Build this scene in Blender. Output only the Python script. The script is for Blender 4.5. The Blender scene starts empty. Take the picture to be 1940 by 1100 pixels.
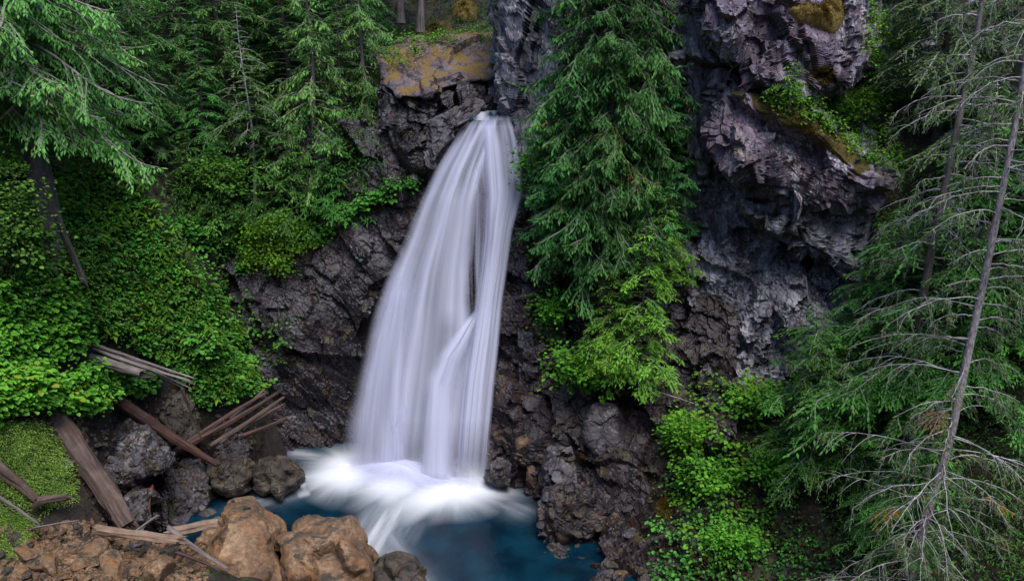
import bpy, math, random
import numpy as np
from mathutils import Vector
from mathutils.bvhtree import BVHTree

R = math.radians
scene = bpy.context.scene
COL = scene.collection
# ------------------------------------------------------------------ camera, sky, sun, exposure
CAMZ, PITCH, FPX = 22.0, R(15.0), 1522.0
cam_d = bpy.data.cameras.new('camera')
cam = bpy.data.objects.new('camera', cam_d); COL.objects.link(cam)
cam.location = (0, 0, CAMZ); cam.rotation_euler = (R(90) - PITCH, 0, 0)
cam_d.sensor_width = 36.0; cam_d.lens = FPX / 1940 * 36.0
cam_d.clip_start = 0.1; cam_d.clip_end = 2000
scene.camera = cam

SUN_EL, SUN_AZ = R(62), R(160)          # azimuth measured from +Y clockwise; light comes from behind and right of the camera
world = bpy.data.worlds.new('World'); scene.world = world; world.use_nodes = True
wn = world.node_tree.nodes; wl = world.node_tree.links
bg = wn['Background']
sky = wn.new('ShaderNodeTexSky'); sky.sky_type = 'NISHITA'; sky.sun_disc = False
sky.sun_elevation = SUN_EL; sky.sun_rotation = SUN_AZ; sky.air_density = 1.0; sky.dust_density = 1.0; sky.ozone_density = 3.0
wl.new(sky.outputs[0], bg.inputs[0]); bg.inputs[1].default_value = 0.10
sun_d = bpy.data.lights.new('sun', 'SUN'); sun_d.energy = 1.5; sun_d.angle = R(30); sun_d.color = (1.0, 0.96, 0.93)
sun = bpy.data.objects.new('sun', sun_d); COL.objects.link(sun)
sdir = Vector((math.sin(SUN_AZ) * math.cos(SUN_EL), math.cos(SUN_AZ) * math.cos(SUN_EL), math.sin(SUN_EL)))
sun.rotation_euler = sdir.to_track_quat('Z', 'Y').to_euler(); sun.location = (-20, -30, 60)
scene.view_settings.view_transform = 'Standard'; scene.view_settings.look = 'None'
scene.view_settings.exposure = 1.45; scene.view_settings.gamma = 1.0
scene.render.engine = 'CYCLES'
scene.cycles.max_bounces = 5; scene.cycles.transparent_max_bounces = 10; scene.cycles.volume_bounces = 0; scene.cycles.volume_step_rate = 6.0; scene.cycles.volume_max_steps = 24
scene.cycles.diffuse_bounces = 3; scene.cycles.glossy_bounces = 2; scene.cycles.use_denoising = True

# ------------------------------------------------------------------ numpy helpers
CP, SP = math.cos(PITCH), math.sin(PITCH)
def at(px, py, Y):
    px = np.asarray(px, float); py = np.asarray(py, float); Y = np.asarray(Y, float)
    r = (px - 970) / FPX; u = (550 - py) / FPX
    dy = CP + u * SP; dz = -SP + u * CP
    t = Y / dy
    return np.stack([r * t, Y + 0 * t, CAMZ + dz * t], -1)
def proj(P):
    P = np.asarray(P, float); x = P[..., 0]; y = P[..., 1]; z = P[..., 2] - CAMZ
    f = y * CP - z * SP; u = y * SP + z * CP
    return 970 + FPX * x / f, 550 - FPX * u / f
def h3(i, j, k, s=0):
    n = (i.astype(np.int64) * 374761393 + j.astype(np.int64) * 668265263 + k.astype(np.int64) * 2147483647 + s * 1274126177) & 0xffffffff
    n = ((n ^ (n >> 13)) * 1274126177) & 0xffffffff
    n = ((n ^ (n >> 16)) * 2246822519) & 0xffffffff
    n = n ^ (n >> 15)
    return (n & 0xffffff) / float(0x1000000)
def vnoise(P, s=0):
    i = np.floor(P).astype(np.int64); f = P - i; f = f * f * (3 - 2 * f); out = 0
    for a in (0, 1):
        for b in (0, 1):
            for c in (0, 1):
                w = (f[..., 0] if a else 1 - f[..., 0]) * (f[..., 1] if b else 1 - f[..., 1]) * (f[..., 2] if c else 1 - f[..., 2])
                out = out + w * h3(i[..., 0] + a, i[..., 1] + b, i[..., 2] + c, s)
    return out
def fbm(P, o=4, s=0):
    v = 0; a = 0.5
    for k in range(o):
        v = v + a * (vnoise(P * 2 ** k + 17.3 * k, s + k) - 0.5); a *= 0.5
    return v
def facets(P, s=0, tilt=1.0):
    """broken-rock offset: every jittered cell is a tilted plane of its own"""
    i = np.floor(P).astype(np.int64); best = np.full(P.shape[:-1], 1e9); out = np.zeros(P.shape[:-1])
    for a in (-1, 0, 1):
        for b in (-1, 0, 1):
            for c in (-1, 0, 1):
                I, J, K = i[..., 0] + a, i[..., 1] + b, i[..., 2] + c
                d = P - np.stack([I + h3(I, J, K, s), J + h3(I, J, K, s + 1), K + h3(I, J, K, s + 2)], -1)
                q = (d * d).sum(-1); m = q < best
                best = np.where(m, q, best)
                g = np.stack([h3(I, J, K, s + 3), h3(I, J, K, s + 4), h3(I, J, K, s + 5)], -1) - 0.5
                out = np.where(m, (h3(I, J, K, s + 6) - 0.5) + tilt * (d * g).sum(-1) * 2, out)
    return out
def rbf(ctrl, vals):
    ctrl = np.asarray(ctrl, float); vals = np.asarray(vals, float); n = len(ctrl)
    D = np.linalg.norm(ctrl[:, None] - ctrl[None], axis=-1)
    A = np.zeros((n + 3, n + 3)); A[:n, :n] = D; A[:n, n] = 1; A[:n, n + 1:] = ctrl; A[n:, :n] = A[:n, n:].T
    w = np.linalg.solve(A, np.concatenate([vals, [0, 0, 0]]))
    def f(q):
        q = np.asarray(q, float); sh = q.shape[:-1]; q = q.reshape(-1, 2); o = np.empty(len(q))
        for s in range(0, len(q), 40000):
            b = q[s:s + 40000]
            o[s:s + 40000] = np.linalg.norm(b[:, None] - ctrl[None], axis=-1) @ w[:n] + w[n] + b @ w[n + 1:]
        return o.reshape(sh)
    return f
def normals(V, F):
    N = np.zeros_like(V)
    fn = np.cross(V[F[:, 2]] - V[F[:, 0]], V[F[:, -1]] - V[F[:, 1]])
    for k in range(F.shape[1]):
        for a in range(3):
            N[:, a] += np.bincount(F[:, k], fn[:, a], len(V))
    return N / (np.linalg.norm(N, axis=1, keepdims=True) + 1e-9)
def mesh_np(name, V, F, attrs=None, smooth=False):
    V = np.ascontiguousarray(V, np.float32); F = np.ascontiguousarray(F, np.int32); k = F.shape[1]
    me = bpy.data.meshes.new(name)
    me.vertices.add(len(V)); me.vertices.foreach_set('co', V.ravel())
    me.loops.add(F.size); me.loops.foreach_set('vertex_index', F.ravel())
    me.polygons.add(len(F)); me.polygons.foreach_set('loop_start', np.arange(0, F.size, k, dtype=np.int32))
    me.polygons.foreach_set('use_smooth', np.full(len(F), smooth, bool))
    for n, a in (attrs or {}).items():
        at_ = me.attributes.new(n, 'FLOAT', 'POINT'); at_.data.foreach_set('value', np.ascontiguousarray(a, np.float32))
    me.update(calc_edges=True); me.validate()
    return me
def grid_faces(nr, nc, wrap=False):
    i = np.arange(nr - 1)[:, None]; j = np.arange(nc if wrap else nc - 1)[None]
    j2 = (j + 1) % nc
    return np.stack([i * nc + j, i * nc + j2, (i + 1) * nc + j2, (i + 1) * nc + j], -1).reshape(-1, 4)
def link(name, me, mat, parent=None):
    o = bpy.data.objects.new(name, me); COL.objects.link(o)
    if mat is not None and len(me.materials) == 0: me.materials.append(mat)
    if parent is not None: o.parent = parent
    return o
def tag(o, label=None, cat=None, group=None, kind=None):
    if label: o['label'] = label
    if cat: o['category'] = cat
    if group: o['group'] = group
    if kind: o['kind'] = kind
    return o
def thing(name, label, cat, loc, group=None, rz=0.0):
    o = bpy.data.objects.new(name, None); COL.objects.link(o); o.empty_display_size = 0.3
    o.location = loc; o.rotation_euler = (0, 0, rz)
    return tag(o, label, cat, group)
def dup(root, label, loc, rz=0.0, sc=1.0, group=None):
    r = root.copy(); COL.objects.link(r); r.location = loc; r.rotation_euler = (0, 0, rz); r.scale = (sc, sc, sc) if not isinstance(sc, tuple) else sc
    r['label'] = label
    if group: r['group'] = group
    elif 'group' in r: del r['group']
    for ch in list(root.children):
        c = ch.copy(); COL.objects.link(c); c.parent = r
        for g in list(ch.children):
            d = g.copy(); COL.objects.link(d); d.parent = c
    return r

# ------------------------------------------------------------------ materials
def newmat(name):
    m = bpy.data.materials.new(name); m.use_nodes = True
    return m, m.node_tree.nodes, m.node_tree.links, m.node_tree.nodes['Principled BSDF']
def ramp(n, stops):
    r = n.new('ShaderNodeValToRGB'); e = r.color_ramp.elements
    while len(e) < len(stops): e.new(0.5)
    for k, (p, c) in enumerate(stops):
        e[k].position = p; e[k].color = (c[0], c[1], c[2], 1) if not isinstance(c, float) else (c, c, c, 1)
    return r
def noise(n, l, vec, sc, det=6, ro=0.6, dist=0.0):
    t = n.new('ShaderNodeTexNoise'); t.inputs['Scale'].default_value = sc; t.inputs['Detail'].default_value = det
    t.inputs['Roughness'].default_value = ro; t.inputs['Distortion'].default_value = dist
    if vec is not None: l.new(vec, t.inputs['Vector'])
    return t
def mixc(n, l, fac, a, b, mode='MIX'):
    m = n.new('ShaderNodeMix'); m.data_type = 'RGBA'; m.blend_type = mode
    for s, v in ((m.inputs[0], fac), (m.inputs[6], a), (m.inputs[7], b)):
        if isinstance(v, (int, float)): s.default_value = v
        elif isinstance(v, tuple): s.default_value = (*v, 1)
        else: l.new(v, s)
    return m.outputs[2]
def mth(n, l, op, a, b=0.0, clamp=False):
    m = n.new('ShaderNodeMath'); m.operation = op; m.use_clamp = clamp
    for s, v in ((m.inputs[0], a), (m.inputs[1], b)):
        if isinstance(v, (int, float)): s.default_value = v
        else: l.new(v, s)
    return m.outputs[0]
def rock_mat(name, dark, mid, light, lichen=0.35, moss=0.3, mosscol=(0.07, 0.06, 0.012), rough=0.8, stain=(0.12, 0.055, 0.03), stain_a=0.35, streak=False, bump=0.9, seed=0.0, crack=1.1, crack_a=0.85):
    m, n, l, b = newmat(name)
    tc = n.new('ShaderNodeTexCoord'); mp = n.new('ShaderNodeMapping'); l.new(tc.outputs['Object'], mp.inputs[0])
    mp.inputs['Location'].default_value = (seed, seed * 2, -seed)
    if streak: mp.inputs['Scale'].default_value = (1.3, 1.3, 0.45)
    v = mp.outputs[0]
    n1 = noise(n, l, v, 0.55, 5, 0.65, 0.4)
    c = ramp(n, [(0.3, dark), (0.5, mid), (0.72, light)]); l.new(n1.outputs[0], c.inputs[0]); col = c.outputs[0]
    n2 = noise(n, l, v, 5.0, 4, 0.7)
    r2 = ramp(n, [(0.3, 0.35), (0.7, 1.5)]); l.new(n2.outputs[0], r2.inputs[0])
    col = mixc(n, l, 0.75, col, r2.outputs[0], 'MULTIPLY')
    n3 = noise(n, l, v, 0.9, 3, 0.6)
    r3 = ramp(n, [(0.52, 0.0), (0.66, 1.0)]); l.new(n3.outputs[0], r3.inputs[0])
    col = mixc(n, l, mth(n, l, 'MULTIPLY', r3.outputs[0], stain_a), col, stain)
    n4 = noise(n, l, v, 7.0, 3, 0.75)
    n4b = noise(n, l, v, 0.7, 1, 0.5)
    s4 = mth(n, l, 'ADD', n4.outputs[0], mth(n, l, 'MULTIPLY', mth(n, l, 'SUBTRACT', n4b.outputs[0], 0.5), 0.5))
    r4 = ramp(n, [(0.60, 0.0), (0.66, 1.0)]); l.new(s4, r4.inputs[0])
    col = mixc(n, l, mth(n, l, 'MULTIPLY', r4.outputs[0], lichen), col, (0.36, 0.37, 0.38))
    g = n.new('ShaderNodeNewGeometry'); sx = n.new('ShaderNodeSeparateXYZ'); l.new(g.outputs['Normal'], sx.inputs[0])
    n5 = noise(n, l, v, 1.1, 5, 0.65)
    mv = mth(n, l, 'ADD', sx.outputs[2], mth(n, l, 'MULTIPLY', mth(n, l, 'SUBTRACT', n5.outputs[0], 0.5), 2.4))
    r5 = ramp(n, [(0.0, 0.0), (1.0, 1.0)]); l.new(mth(n, l, 'ADD', mth(n, l, 'MULTIPLY', mth(n, l, 'SUBTRACT', mv, 1.15 - moss), 4.0), 0.0, True), r5.inputs[0])
    n6 = noise(n, l, v, 9.0, 2, 0.7)
    mc = mixc(n, l, n6.outputs[0], tuple(x * 0.45 for x in mosscol), tuple(x * 1.5 for x in mosscol))
    wv = n.new('ShaderNodeVectorMath'); wv.operation = 'ADD'; l.new(v, wv.inputs[0])
    wn_ = noise(n, l, v, 1.3, 3, 0.6); ws = n.new('ShaderNodeVectorMath'); ws.operation = 'SCALE'; ws.inputs['Scale'].default_value = 0.9; l.new(wn_.outputs['Color'], ws.inputs[0]); l.new(ws.outputs[0], wv.inputs[1])
    cr = n.new('ShaderNodeTexVoronoi'); cr.feature = 'DISTANCE_TO_EDGE'; cr.inputs['Scale'].default_value = crack; l.new(wv.outputs[0], cr.inputs['Vector'])
    rk = ramp(n, [(0.0, 0.22), (0.05, 1.0)]); l.new(cr.outputs['Distance'], rk.inputs[0])
    col = mixc(n, l, crack_a, col, rk.outputs[0], 'MULTIPLY')
    col = mixc(n, l, r5.outputs[0], col, mc)
    l.new(col, b.inputs['Base Color'])
    if rough < 0.6:
        rr = ramp(n, [(0.35, rough * 0.7), (0.65, min(1.0, rough * 1.7))]); l.new(n2.outputs[0], rr.inputs[0]); l.new(rr.outputs[0], b.inputs['Roughness'])
    else: b.inputs['Roughness'].default_value = rough
    bp = n.new('ShaderNodeBump'); bp.inputs['Strength'].default_value = bump; bp.inputs['Distance'].default_value = 0.12
    vo = n.new('ShaderNodeTexVoronoi'); vo.inputs['Scale'].default_value = 3.2; vo.feature = 'F1'; l.new(v, vo.inputs['Vector'])
    hh = mth(n, l, 'ADD', noise(n, l, v, 3.0, 6, 0.75).outputs[0], mth(n, l, 'ADD', mth(n, l, 'MULTIPLY', vo.outputs['Distance'], 0.45), mth(n, l, 'MULTIPLY', rk.outputs[0], 0.35)))
    l.new(hh, bp.inputs['Height']); l.new(bp.outputs[0], b.inputs['Normal'])
    return m
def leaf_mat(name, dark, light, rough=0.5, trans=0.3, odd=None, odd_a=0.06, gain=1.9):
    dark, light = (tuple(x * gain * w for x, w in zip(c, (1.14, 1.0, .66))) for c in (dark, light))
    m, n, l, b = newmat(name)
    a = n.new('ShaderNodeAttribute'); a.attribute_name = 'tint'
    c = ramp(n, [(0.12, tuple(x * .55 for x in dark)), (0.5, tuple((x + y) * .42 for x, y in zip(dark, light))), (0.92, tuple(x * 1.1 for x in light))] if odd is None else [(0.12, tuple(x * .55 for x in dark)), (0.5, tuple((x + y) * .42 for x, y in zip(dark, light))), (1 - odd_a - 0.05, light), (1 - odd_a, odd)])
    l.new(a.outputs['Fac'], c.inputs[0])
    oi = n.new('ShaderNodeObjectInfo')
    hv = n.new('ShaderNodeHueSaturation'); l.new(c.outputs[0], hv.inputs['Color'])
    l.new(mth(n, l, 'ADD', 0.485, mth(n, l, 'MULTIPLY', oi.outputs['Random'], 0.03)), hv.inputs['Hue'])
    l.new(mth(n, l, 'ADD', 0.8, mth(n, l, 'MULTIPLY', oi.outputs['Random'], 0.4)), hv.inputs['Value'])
    l.new(hv.outputs[0], b.inputs['Base Color']); b.inputs['Roughness'].default_value = rough; b.inputs['Specular IOR Level'].default_value = 0.1
    tr = n.new('ShaderNodeBsdfTranslucent'); l.new(hv.outputs[0], tr.inputs[0])
    mx = n.new('ShaderNodeMixShader'); mx.inputs[0].default_value = trans
    l.new(b.outputs[0], mx.inputs[1]); l.new(tr.outputs[0], mx.inputs[2]); l.new(mx.outputs[0], n['Material Output'].inputs[0])
    return m
def wood_mat(name, dark, light, rough=0.85, sc=(9, 9, 0.7), moss=0.0):
    m, n, l, b = newmat(name)
    tc = n.new('ShaderNodeTexCoord'); mp = n.new('ShaderNodeMapping'); l.new(tc.outputs['Object'], mp.inputs[0]); mp.inputs['Scale'].default_value = sc
    n1 = noise(n, l, mp.outputs[0], 1.0, 8, 0.65, 0.3)
    c = ramp(n, [(0.32, dark), (0.68, light)]); l.new(n1.outputs[0], c.inputs[0]); col = c.outputs[0]
    n2 = noise(n, l, tc.outputs['Object'], 1.6, 5, 0.6)
    r2 = ramp(n, [(0.3, 0.5), (0.7, 1.35)]); l.new(n2.outputs[0], r2.inputs[0])
    col = mixc(n, l, 0.8, col, r2.outputs[0], 'MULTIPLY')
    if moss > 0:
        r3 = ramp(n, [(0.62 - 0.2 * moss, 0.0), (0.72 - 0.2 * moss, 1.0)]); l.new(n2.outputs[0], r3.inputs[0])
        col = mixc(n, l, r3.outputs[0], col, (0.07, 0.09, 0.02))
    l.new(col, b.inputs['Base Color']); b.inputs['Roughness'].default_value = rough
    bp = n.new('ShaderNodeBump'); bp.inputs['Strength'].default_value = 0.8; bp.inputs['Distance'].default_value = 0.05
    l.new(n1.outputs[0], bp.inputs['Height']); l.new(bp.outputs[0], b.inputs['Normal'])
    return m
def moss_mat(name, a_, b_):
    m, n, l, b = newmat(name)
    tc = n.new('ShaderNodeTexCoord')
    n1 = noise(n, l, tc.outputs['Object'], 2.2, 8, 0.7); c = ramp(n, [(0.3, a_), (0.7, b_)]); l.new(n1.outputs[0], c.inputs[0])
    l.new(c.outputs[0], b.inputs['Base Color']); b.inputs['Roughness'].default_value = 0.95
    bp = n.new('ShaderNodeBump'); bp.inputs['Strength'].default_value = 1.0; bp.inputs['Distance'].default_value = 0.08
    l.new(noise(n, l, tc.outputs['Object'], 14, 6, 0.7).outputs[0], bp.inputs['Height']); l.new(bp.outputs[0], b.inputs['Normal'])
    return m
M = {}
M['wet'] = rock_mat('wet_dark_rock', (0.005, 0.004, 0.005), (0.017, 0.013, 0.016), (0.075, 0.062, 0.075), 0.22, 0.22, (0.05, 0.055, 0.012), 0.24, (0.07, 0.035, 0.022), 0.4, seed=1.0)
M['spur'] = rock_mat('brown_wet_rock', (0.006, 0.0045, 0.005), (0.024, 0.0165, 0.0185), (0.085, 0.06, 0.064), 0.15, 0.25, (0.05, 0.045, 0.012), 0.3, (0.09, 0.045, 0.025), 0.5, seed=4.0)
M['cliff'] = rock_mat('lichened_cliff_rock', (0.014, 0.012, 0.016), (0.17, 0.158, 0.19), (0.46, 0.45, 0.49), 0.9, 0.1, (0.10, 0.06, 0.015), 0.8, (0.10, 0.05, 0.04), 0.45, streak=True, seed=2.0)
M['purple'] = rock_mat('purple_cliff_rock', (0.015, 0.010, 0.014), (0.135, 0.10, 0.135), (0.40, 0.34, 0.40), 1.0, 0.22, (0.13, 0.085, 0.02), 0.8, (0.09, 0.04, 0.04), 0.4, streak=True, seed=3.0)
M['slab'] = rock_mat('mossy_slab_rock', (0.04, 0.03, 0.034), (0.11, 0.085, 0.095), (0.19, 0.155, 0.165), 0.25, 0.46, (0.15, 0.09, 0.015), 0.8, (0.16, 0.075, 0.03), 0.5, seed=5.0)
M['grey'] = rock_mat('grey_boulder_rock', (0.028, 0.023, 0.026), (0.075, 0.066, 0.075), (0.16, 0.148, 0.165), 0.4, 0.08, (0.06, 0.07, 0.015), 0.6, (0.10, 0.06, 0.045), 0.3, seed=6.0)
M['brown'] = rock_mat('olive_brown_boulder_rock', (0.018, 0.014, 0.012), (0.055, 0.042, 0.03), (0.11, 0.088, 0.06), 0.2, 0.12, (0.07, 0.065, 0.015), 0.5, (0.12, 0.07, 0.03), 0.5, seed=7.0)
M['tan'] = rock_mat('orange_tan_boulder_rock', (0.05, 0.03, 0.02), (0.20, 0.115, 0.06), (0.36, 0.235, 0.14), 0.12, 0.26, (0.05, 0.042, 0.028), 0.85, (0.24, 0.10, 0.025), 0.6, bump=0.9, crack=.4, crack_a=.3, seed=8.0)
M['rust'] = rock_mat('rust_stained_rock', (0.03, 0.015, 0.01), (0.085, 0.045, 0.025), (0.15, 0.085, 0.05), 0.1, 0.0, (0.05, 0.05, 0.015), 0.5, (0.20, 0.08, 0.03), 0.5, seed=9.0)
M['soil'] = rock_mat('forest_soil', (0.007, 0.006, 0.005), (0.018, 0.013, 0.009), (0.045, 0.032, 0.02), 0.05, 0.35, (0.03, 0.04, 0.010), 0.95, (0.06, 0.032, 0.015), 0.5, seed=10.0)
M['bark'] = wood_mat('grey_bark', (0.035, 0.028, 0.026), (0.16, 0.135, 0.13), sc=(7, 7, 0.5), moss=0.15)
M['darkbark'] = wood_mat('dark_bark', (0.02, 0.016, 0.014), (0.08, 0.065, 0.06), sc=(7, 7, 0.6), moss=0.25)
M['dead'] = wood_mat('dead_grey_wood', (0.13, 0.115, 0.12), (0.48, 0.45, 0.46), sc=(9, 9, 0.8))
M['deadbark'] = wood_mat('lichened_grey_bark', (0.06, 0.048, 0.05), (0.40, 0.36, 0.37), sc=(14, 14, 5))
M['twig'] = wood_mat('dry_twig', (0.11, 0.085, 0.08), (0.30, 0.26, 0.25), sc=(5, 5, 5))
M['log'] = wood_mat('weathered_brown_log', (0.035, 0.02, 0.016), (0.14, 0.09, 0.07), rough=0.8)
M['redlog'] = wood_mat('wet_red_brown_log', (0.018, 0.008, 0.006), (0.105, 0.048, 0.034), rough=0.7)
M['greylog'] = wood_mat('splintered_grey_wood', (0.06, 0.045, 0.042), (0.27, 0.225, 0.21), rough=0.75)
M['tanlog'] = wood_mat('bleached_tan_log', (0.14, 0.085, 0.055), (0.30, 0.20, 0.14), rough=0.8)
M['redwood'] = wood_mat('fresh_red_wood', (0.20, 0.05, 0.03), (0.42, 0.17, 0.11), rough=0.6)
M['moss'] = moss_mat('golden_moss', (0.08, 0.055, 0.010), (0.26, 0.185, 0.045))
M['mossg'] = moss_mat('olive_moss', (0.035, 0.028, 0.006), (0.13, 0.095, 0.018))
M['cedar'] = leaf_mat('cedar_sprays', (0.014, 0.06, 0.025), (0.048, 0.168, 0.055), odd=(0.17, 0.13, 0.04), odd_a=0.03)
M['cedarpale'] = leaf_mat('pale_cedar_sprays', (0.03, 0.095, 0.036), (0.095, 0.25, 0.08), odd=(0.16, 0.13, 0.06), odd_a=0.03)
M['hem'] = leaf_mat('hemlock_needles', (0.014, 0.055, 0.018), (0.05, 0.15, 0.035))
M['hemdark'] = leaf_mat('dark_hemlock_needles', (0.014, 0.055, 0.017), (0.05, 0.16, 0.042))
M['hembright'] = leaf_mat('bright_hemlock_needles', (0.025, 0.09, 0.016), (0.085, 0.22, 0.03))
M['hemgrey'] = leaf_mat('grey_green_needles', (0.022, 0.06, 0.028), (0.075, 0.155, 0.065), odd=(0.16, 0.10, 0.06), odd_a=0.08)
M['leafy'] = leaf_mat('bright_broad_leaves', (0.022, 0.09, 0.014), (0.085, 0.245, 0.035), odd=(0.24, 0.27, 0.03), odd_a=0.04)
M['leafdeep'] = leaf_mat('deep_green_broad_leaves', (0.02, 0.09, 0.022), (0.075, 0.24, 0.05), odd=(0.14, 0.2, 0.03), odd_a=0.05)
M['leafyel'] = leaf_mat('yellow_green_leaves', (0.026, 0.095, 0.012), (0.085, 0.22, 0.028), odd=(0.2, 0.26, 0.05), odd_a=0.08)
M['leafpale'] = leaf_mat('pale_lichened_leaves', (0.03, 0.095, 0.022), (0.10, 0.23, 0.06), odd=(0.18, 0.24, 0.10), odd_a=0.06)
M['grass'] = leaf_mat('short_grass', (0.085, 0.165, 0.04), (0.15, 0.26, 0.07), odd=(0.18, 0.25, 0.09), odd_a=0.06)
M['autumn'] = leaf_mat('yellowing_sprays', (0.16, 0.11, 0.03), (0.34, 0.25, 0.06), gain=1.0)
M['mossleaf'] = leaf_mat('orange_moss_tufts', (0.06, 0.043, 0.008), (0.23, 0.15, 0.028), gain=1.0)
M['mossolive'] = leaf_mat('olive_moss_tufts', (0.035, 0.028, 0.006), (0.13, 0.10, 0.018), gain=1.0)
M['russet2'] = leaf_mat('brown_litter', (0.014, 0.010, 0.006), (0.045, 0.03, 0.015), gain=1.0, odd=(.05, .08, .015), odd_a=.25)
M['russet'] = leaf_mat('browned_needles', (0.09, 0.05, 0.035), (0.22, 0.13, 0.09), gain=1.0)

# ------------------------------------------------------------------ ground sheet
gp = [(90, 450, 36), (0, 560, 33), (-200, 600, 30), (200, 560, 38.5), (300, 430, 42), (400, 620, 42.5), (470, 720, 43.2), (200, 650, 38),
      (100, 800, 33.5), (220, 775, 37), (290, 860, 38), (350, 935, 38.2), (480, 800, 44), (150, 950, 31.5), (0, 980, 29), (300, 1060, 29.5),
      (0, 1100, 27), (400, 1100, 28.5), (250, 985, 33.5), (330, 300, 48), (300, 200, 55), (600, 0, 64), (100, 200, 50), (450, 100, 60), (560, 330, 51),
      (600, 480, 47.8), (700, 400, 48), (500, 530, 47.2), (-100, 300, 40), (1300, 760, 37.2), (1350, 900, 34.8), (1250, 1060, 33.2), (1500, 1100, 30),
      (1900, 1100, 26), (1700, 800, 32), (1900, 600, 31), (1640, 300, 39.5), (1700, 150, 43), (1900, 200, 40), (1150, 745, 38.5)]
gc = [tuple(at(*p)) for p in gp]
gc += [(-12, 40.5, -1.5), (-13, 43.5, -1.2), (-8, 42, -2), (-3, 40, -2), (-3, 35, -2), (0, 36, -2), (-9, 36, -1.5), (-13, 38, -0.7), (2.6, 32, -1.5), (-5, 31, -1.5), (-2, 27, -1),
       (-9, 31, -0.4), (5, 29.5, -1.2), (-7.5, 51.5, 21), (-4, 55, 22.2), (-1.5, 48, 18.5), (-1.0, 56, 18.8), (3, 48, 22), (6, 46.5, 23), (8, 41.5, 8), (2.5, 41, 3), (10, 45, 23),
       (12.9, 38.5, 6), (14, 45, 27), (18, 48, 30), (-45, 30, 26), (-45, 60, 34), (0, 78, 40), (-25, 78, 40), (45, 62, 36), (45, 30, 20), (45, 10, 18), (-45, 8, 20), (25, 78, 40), (30, 45, 26)]
gc += [(0, -45, 52), (-40, -40, 54), (40, -40, 54), (-75, 10, 52), (75, 10, 52), (-75, 50, 58), (75, 50, 58), (0, 105, 62), (-50, 100, 62), (50, 100, 62), (0, -20, 30), (25, -20, 32), (-25, -20, 32)]  # outer rims beyond the view, raised to cut off low sky light
for xx in (-30, -15, 0, 15, 30):
    for yy in (-6, 6, 14, 21): gc.append((xx, yy, 19.6 - 0.76 * yy + abs(xx) * 0.05))
ground_f = rbf([(c[0], c[1]) for c in gc], [c[2] for c in gc])
def make_ground():
    xs = np.concatenate([np.arange(-80, -40, 1.2), np.arange(-40, 40.01, 0.3), np.arange(41.2, 81, 1.2)]); ys = np.concatenate([np.arange(-50, 12, 1.2), np.arange(12, 82.01, 0.3), np.arange(83, 112, 1.2)])
    X, Y = np.meshgrid(xs, ys); P = np.stack([X, Y], -1); Z = ground_f(P)
    Q = np.stack([X, Y, 0 * X], -1)
    Z = Z + fbm(Q * 0.35, 5, 3) * 1.1 + facets(Q * 0.9, 5) * 0.22
    V = np.stack([X, Y, Z], -1).reshape(-1, 3)
    act = np.where((V[:, 1] > 25) & (V[:, 1] < 52) & (np.abs(V[:, 0]) < 25))[0]
    for _ in range(90):                      # the sheet of soil stays behind and below the rock faces
        if len(act) == 0: break
        px, py = proj(V[act]); bad = np.zeros(len(act), bool)
        for f, poly in SHEETS:
            m = inpoly(px, py, poly)
            if m.any(): bad[m] |= V[act][m, 1] < f(np.stack([px[m], py[m]], -1) / 100) + 0.7
        act = act[bad]; V[act, 2] -= 0.35
    F = grid_faces(len(ys), len(xs))
    return V, F
TERR_V, TERR_F, off = [], [], 0
def add_bvh(V, F):
    global off
    TERR_V.append(V); TERR_F.append(F + off); off += len(V)
# ------------------------------------------------------------------ cliffs: relief sheets and rock masses
def rough(V, F, amps, seed=0, noise_a=0.25, grain=(0.5, 0.2, -0.85, 1.9), warp=1.3, wear=0):
    N = normals(V, F); d = np.zeros(len(V))
    g = np.array(grain[:3]); g = g / np.linalg.norm(g); st = grain[3]
    W = V + (V @ g)[:, None] * g[None] * (1 / st - 1)          # blocks drawn out along the grain of the rock
    for k, (sc, am) in enumerate(amps):
        wq = np.stack([fbm(W / sc * 0.8 + 31 * c, 3, seed + c) for c in range(3)], -1)
        d += facets(W / sc + wq * warp, seed + int(sc * 10)) * am
    for _ in range(wear):                  # wear the broken edges a little
        fd = d[F].mean(1); c = np.zeros(len(V)); w = np.zeros(len(V))
        for k in range(F.shape[1]): c += np.bincount(F[:, k], fd, len(V)); w += np.bincount(F[:, k], None, len(V))
        d = c / np.maximum(w, 1)
    d += fbm(W * 0.8, 5, seed + 3) * noise_a
    return V + N * d[:, None]
SHEETS = []
def inpoly(px, py, poly):
    r = np.zeros(px.shape, bool); n = len(poly)
    for i in range(n):
        (x0, y0), (x1, y1) = poly[i], poly[(i + 1) % n]
        c = ((y0 > py) != (y1 > py)) & (px < (x1 - x0) * (py - y0) / ((y1 - y0) or 1e-9) + x0); r ^= c
    return r
def sheet(name, ctrl, box, step, amps, mat, label, cat, seed=0, carve=None, grain=(0.5, 0.2, -0.85, 1.9), warp=0.9):
    f = rbf([(c[0] / 100, c[1] / 100) for c in ctrl], [c[2] for c in ctrl])
    SHEETS.append((f, carve))
    xs = np.arange(box[0], box[2] + .1, step); ys = np.arange(box[1], box[3] + .1, step)
    X, Y = np.meshgrid(xs, ys); D = f(np.stack([X, Y], -1) / 100)
    V = at(X, Y, D).reshape(-1, 3); F = grid_faces(len(ys), len(xs))
    V = rough(V, F, amps, seed, 0.2, grain, warp); add_bvh(V, F)
    return tag(link(name, mesh_np(name, V, F, smooth=False), mat), label, cat, kind='structure')
A_BIG = [(3.0, 1.1), (1.3, 0.45), (0.5, 0.12)]
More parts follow.
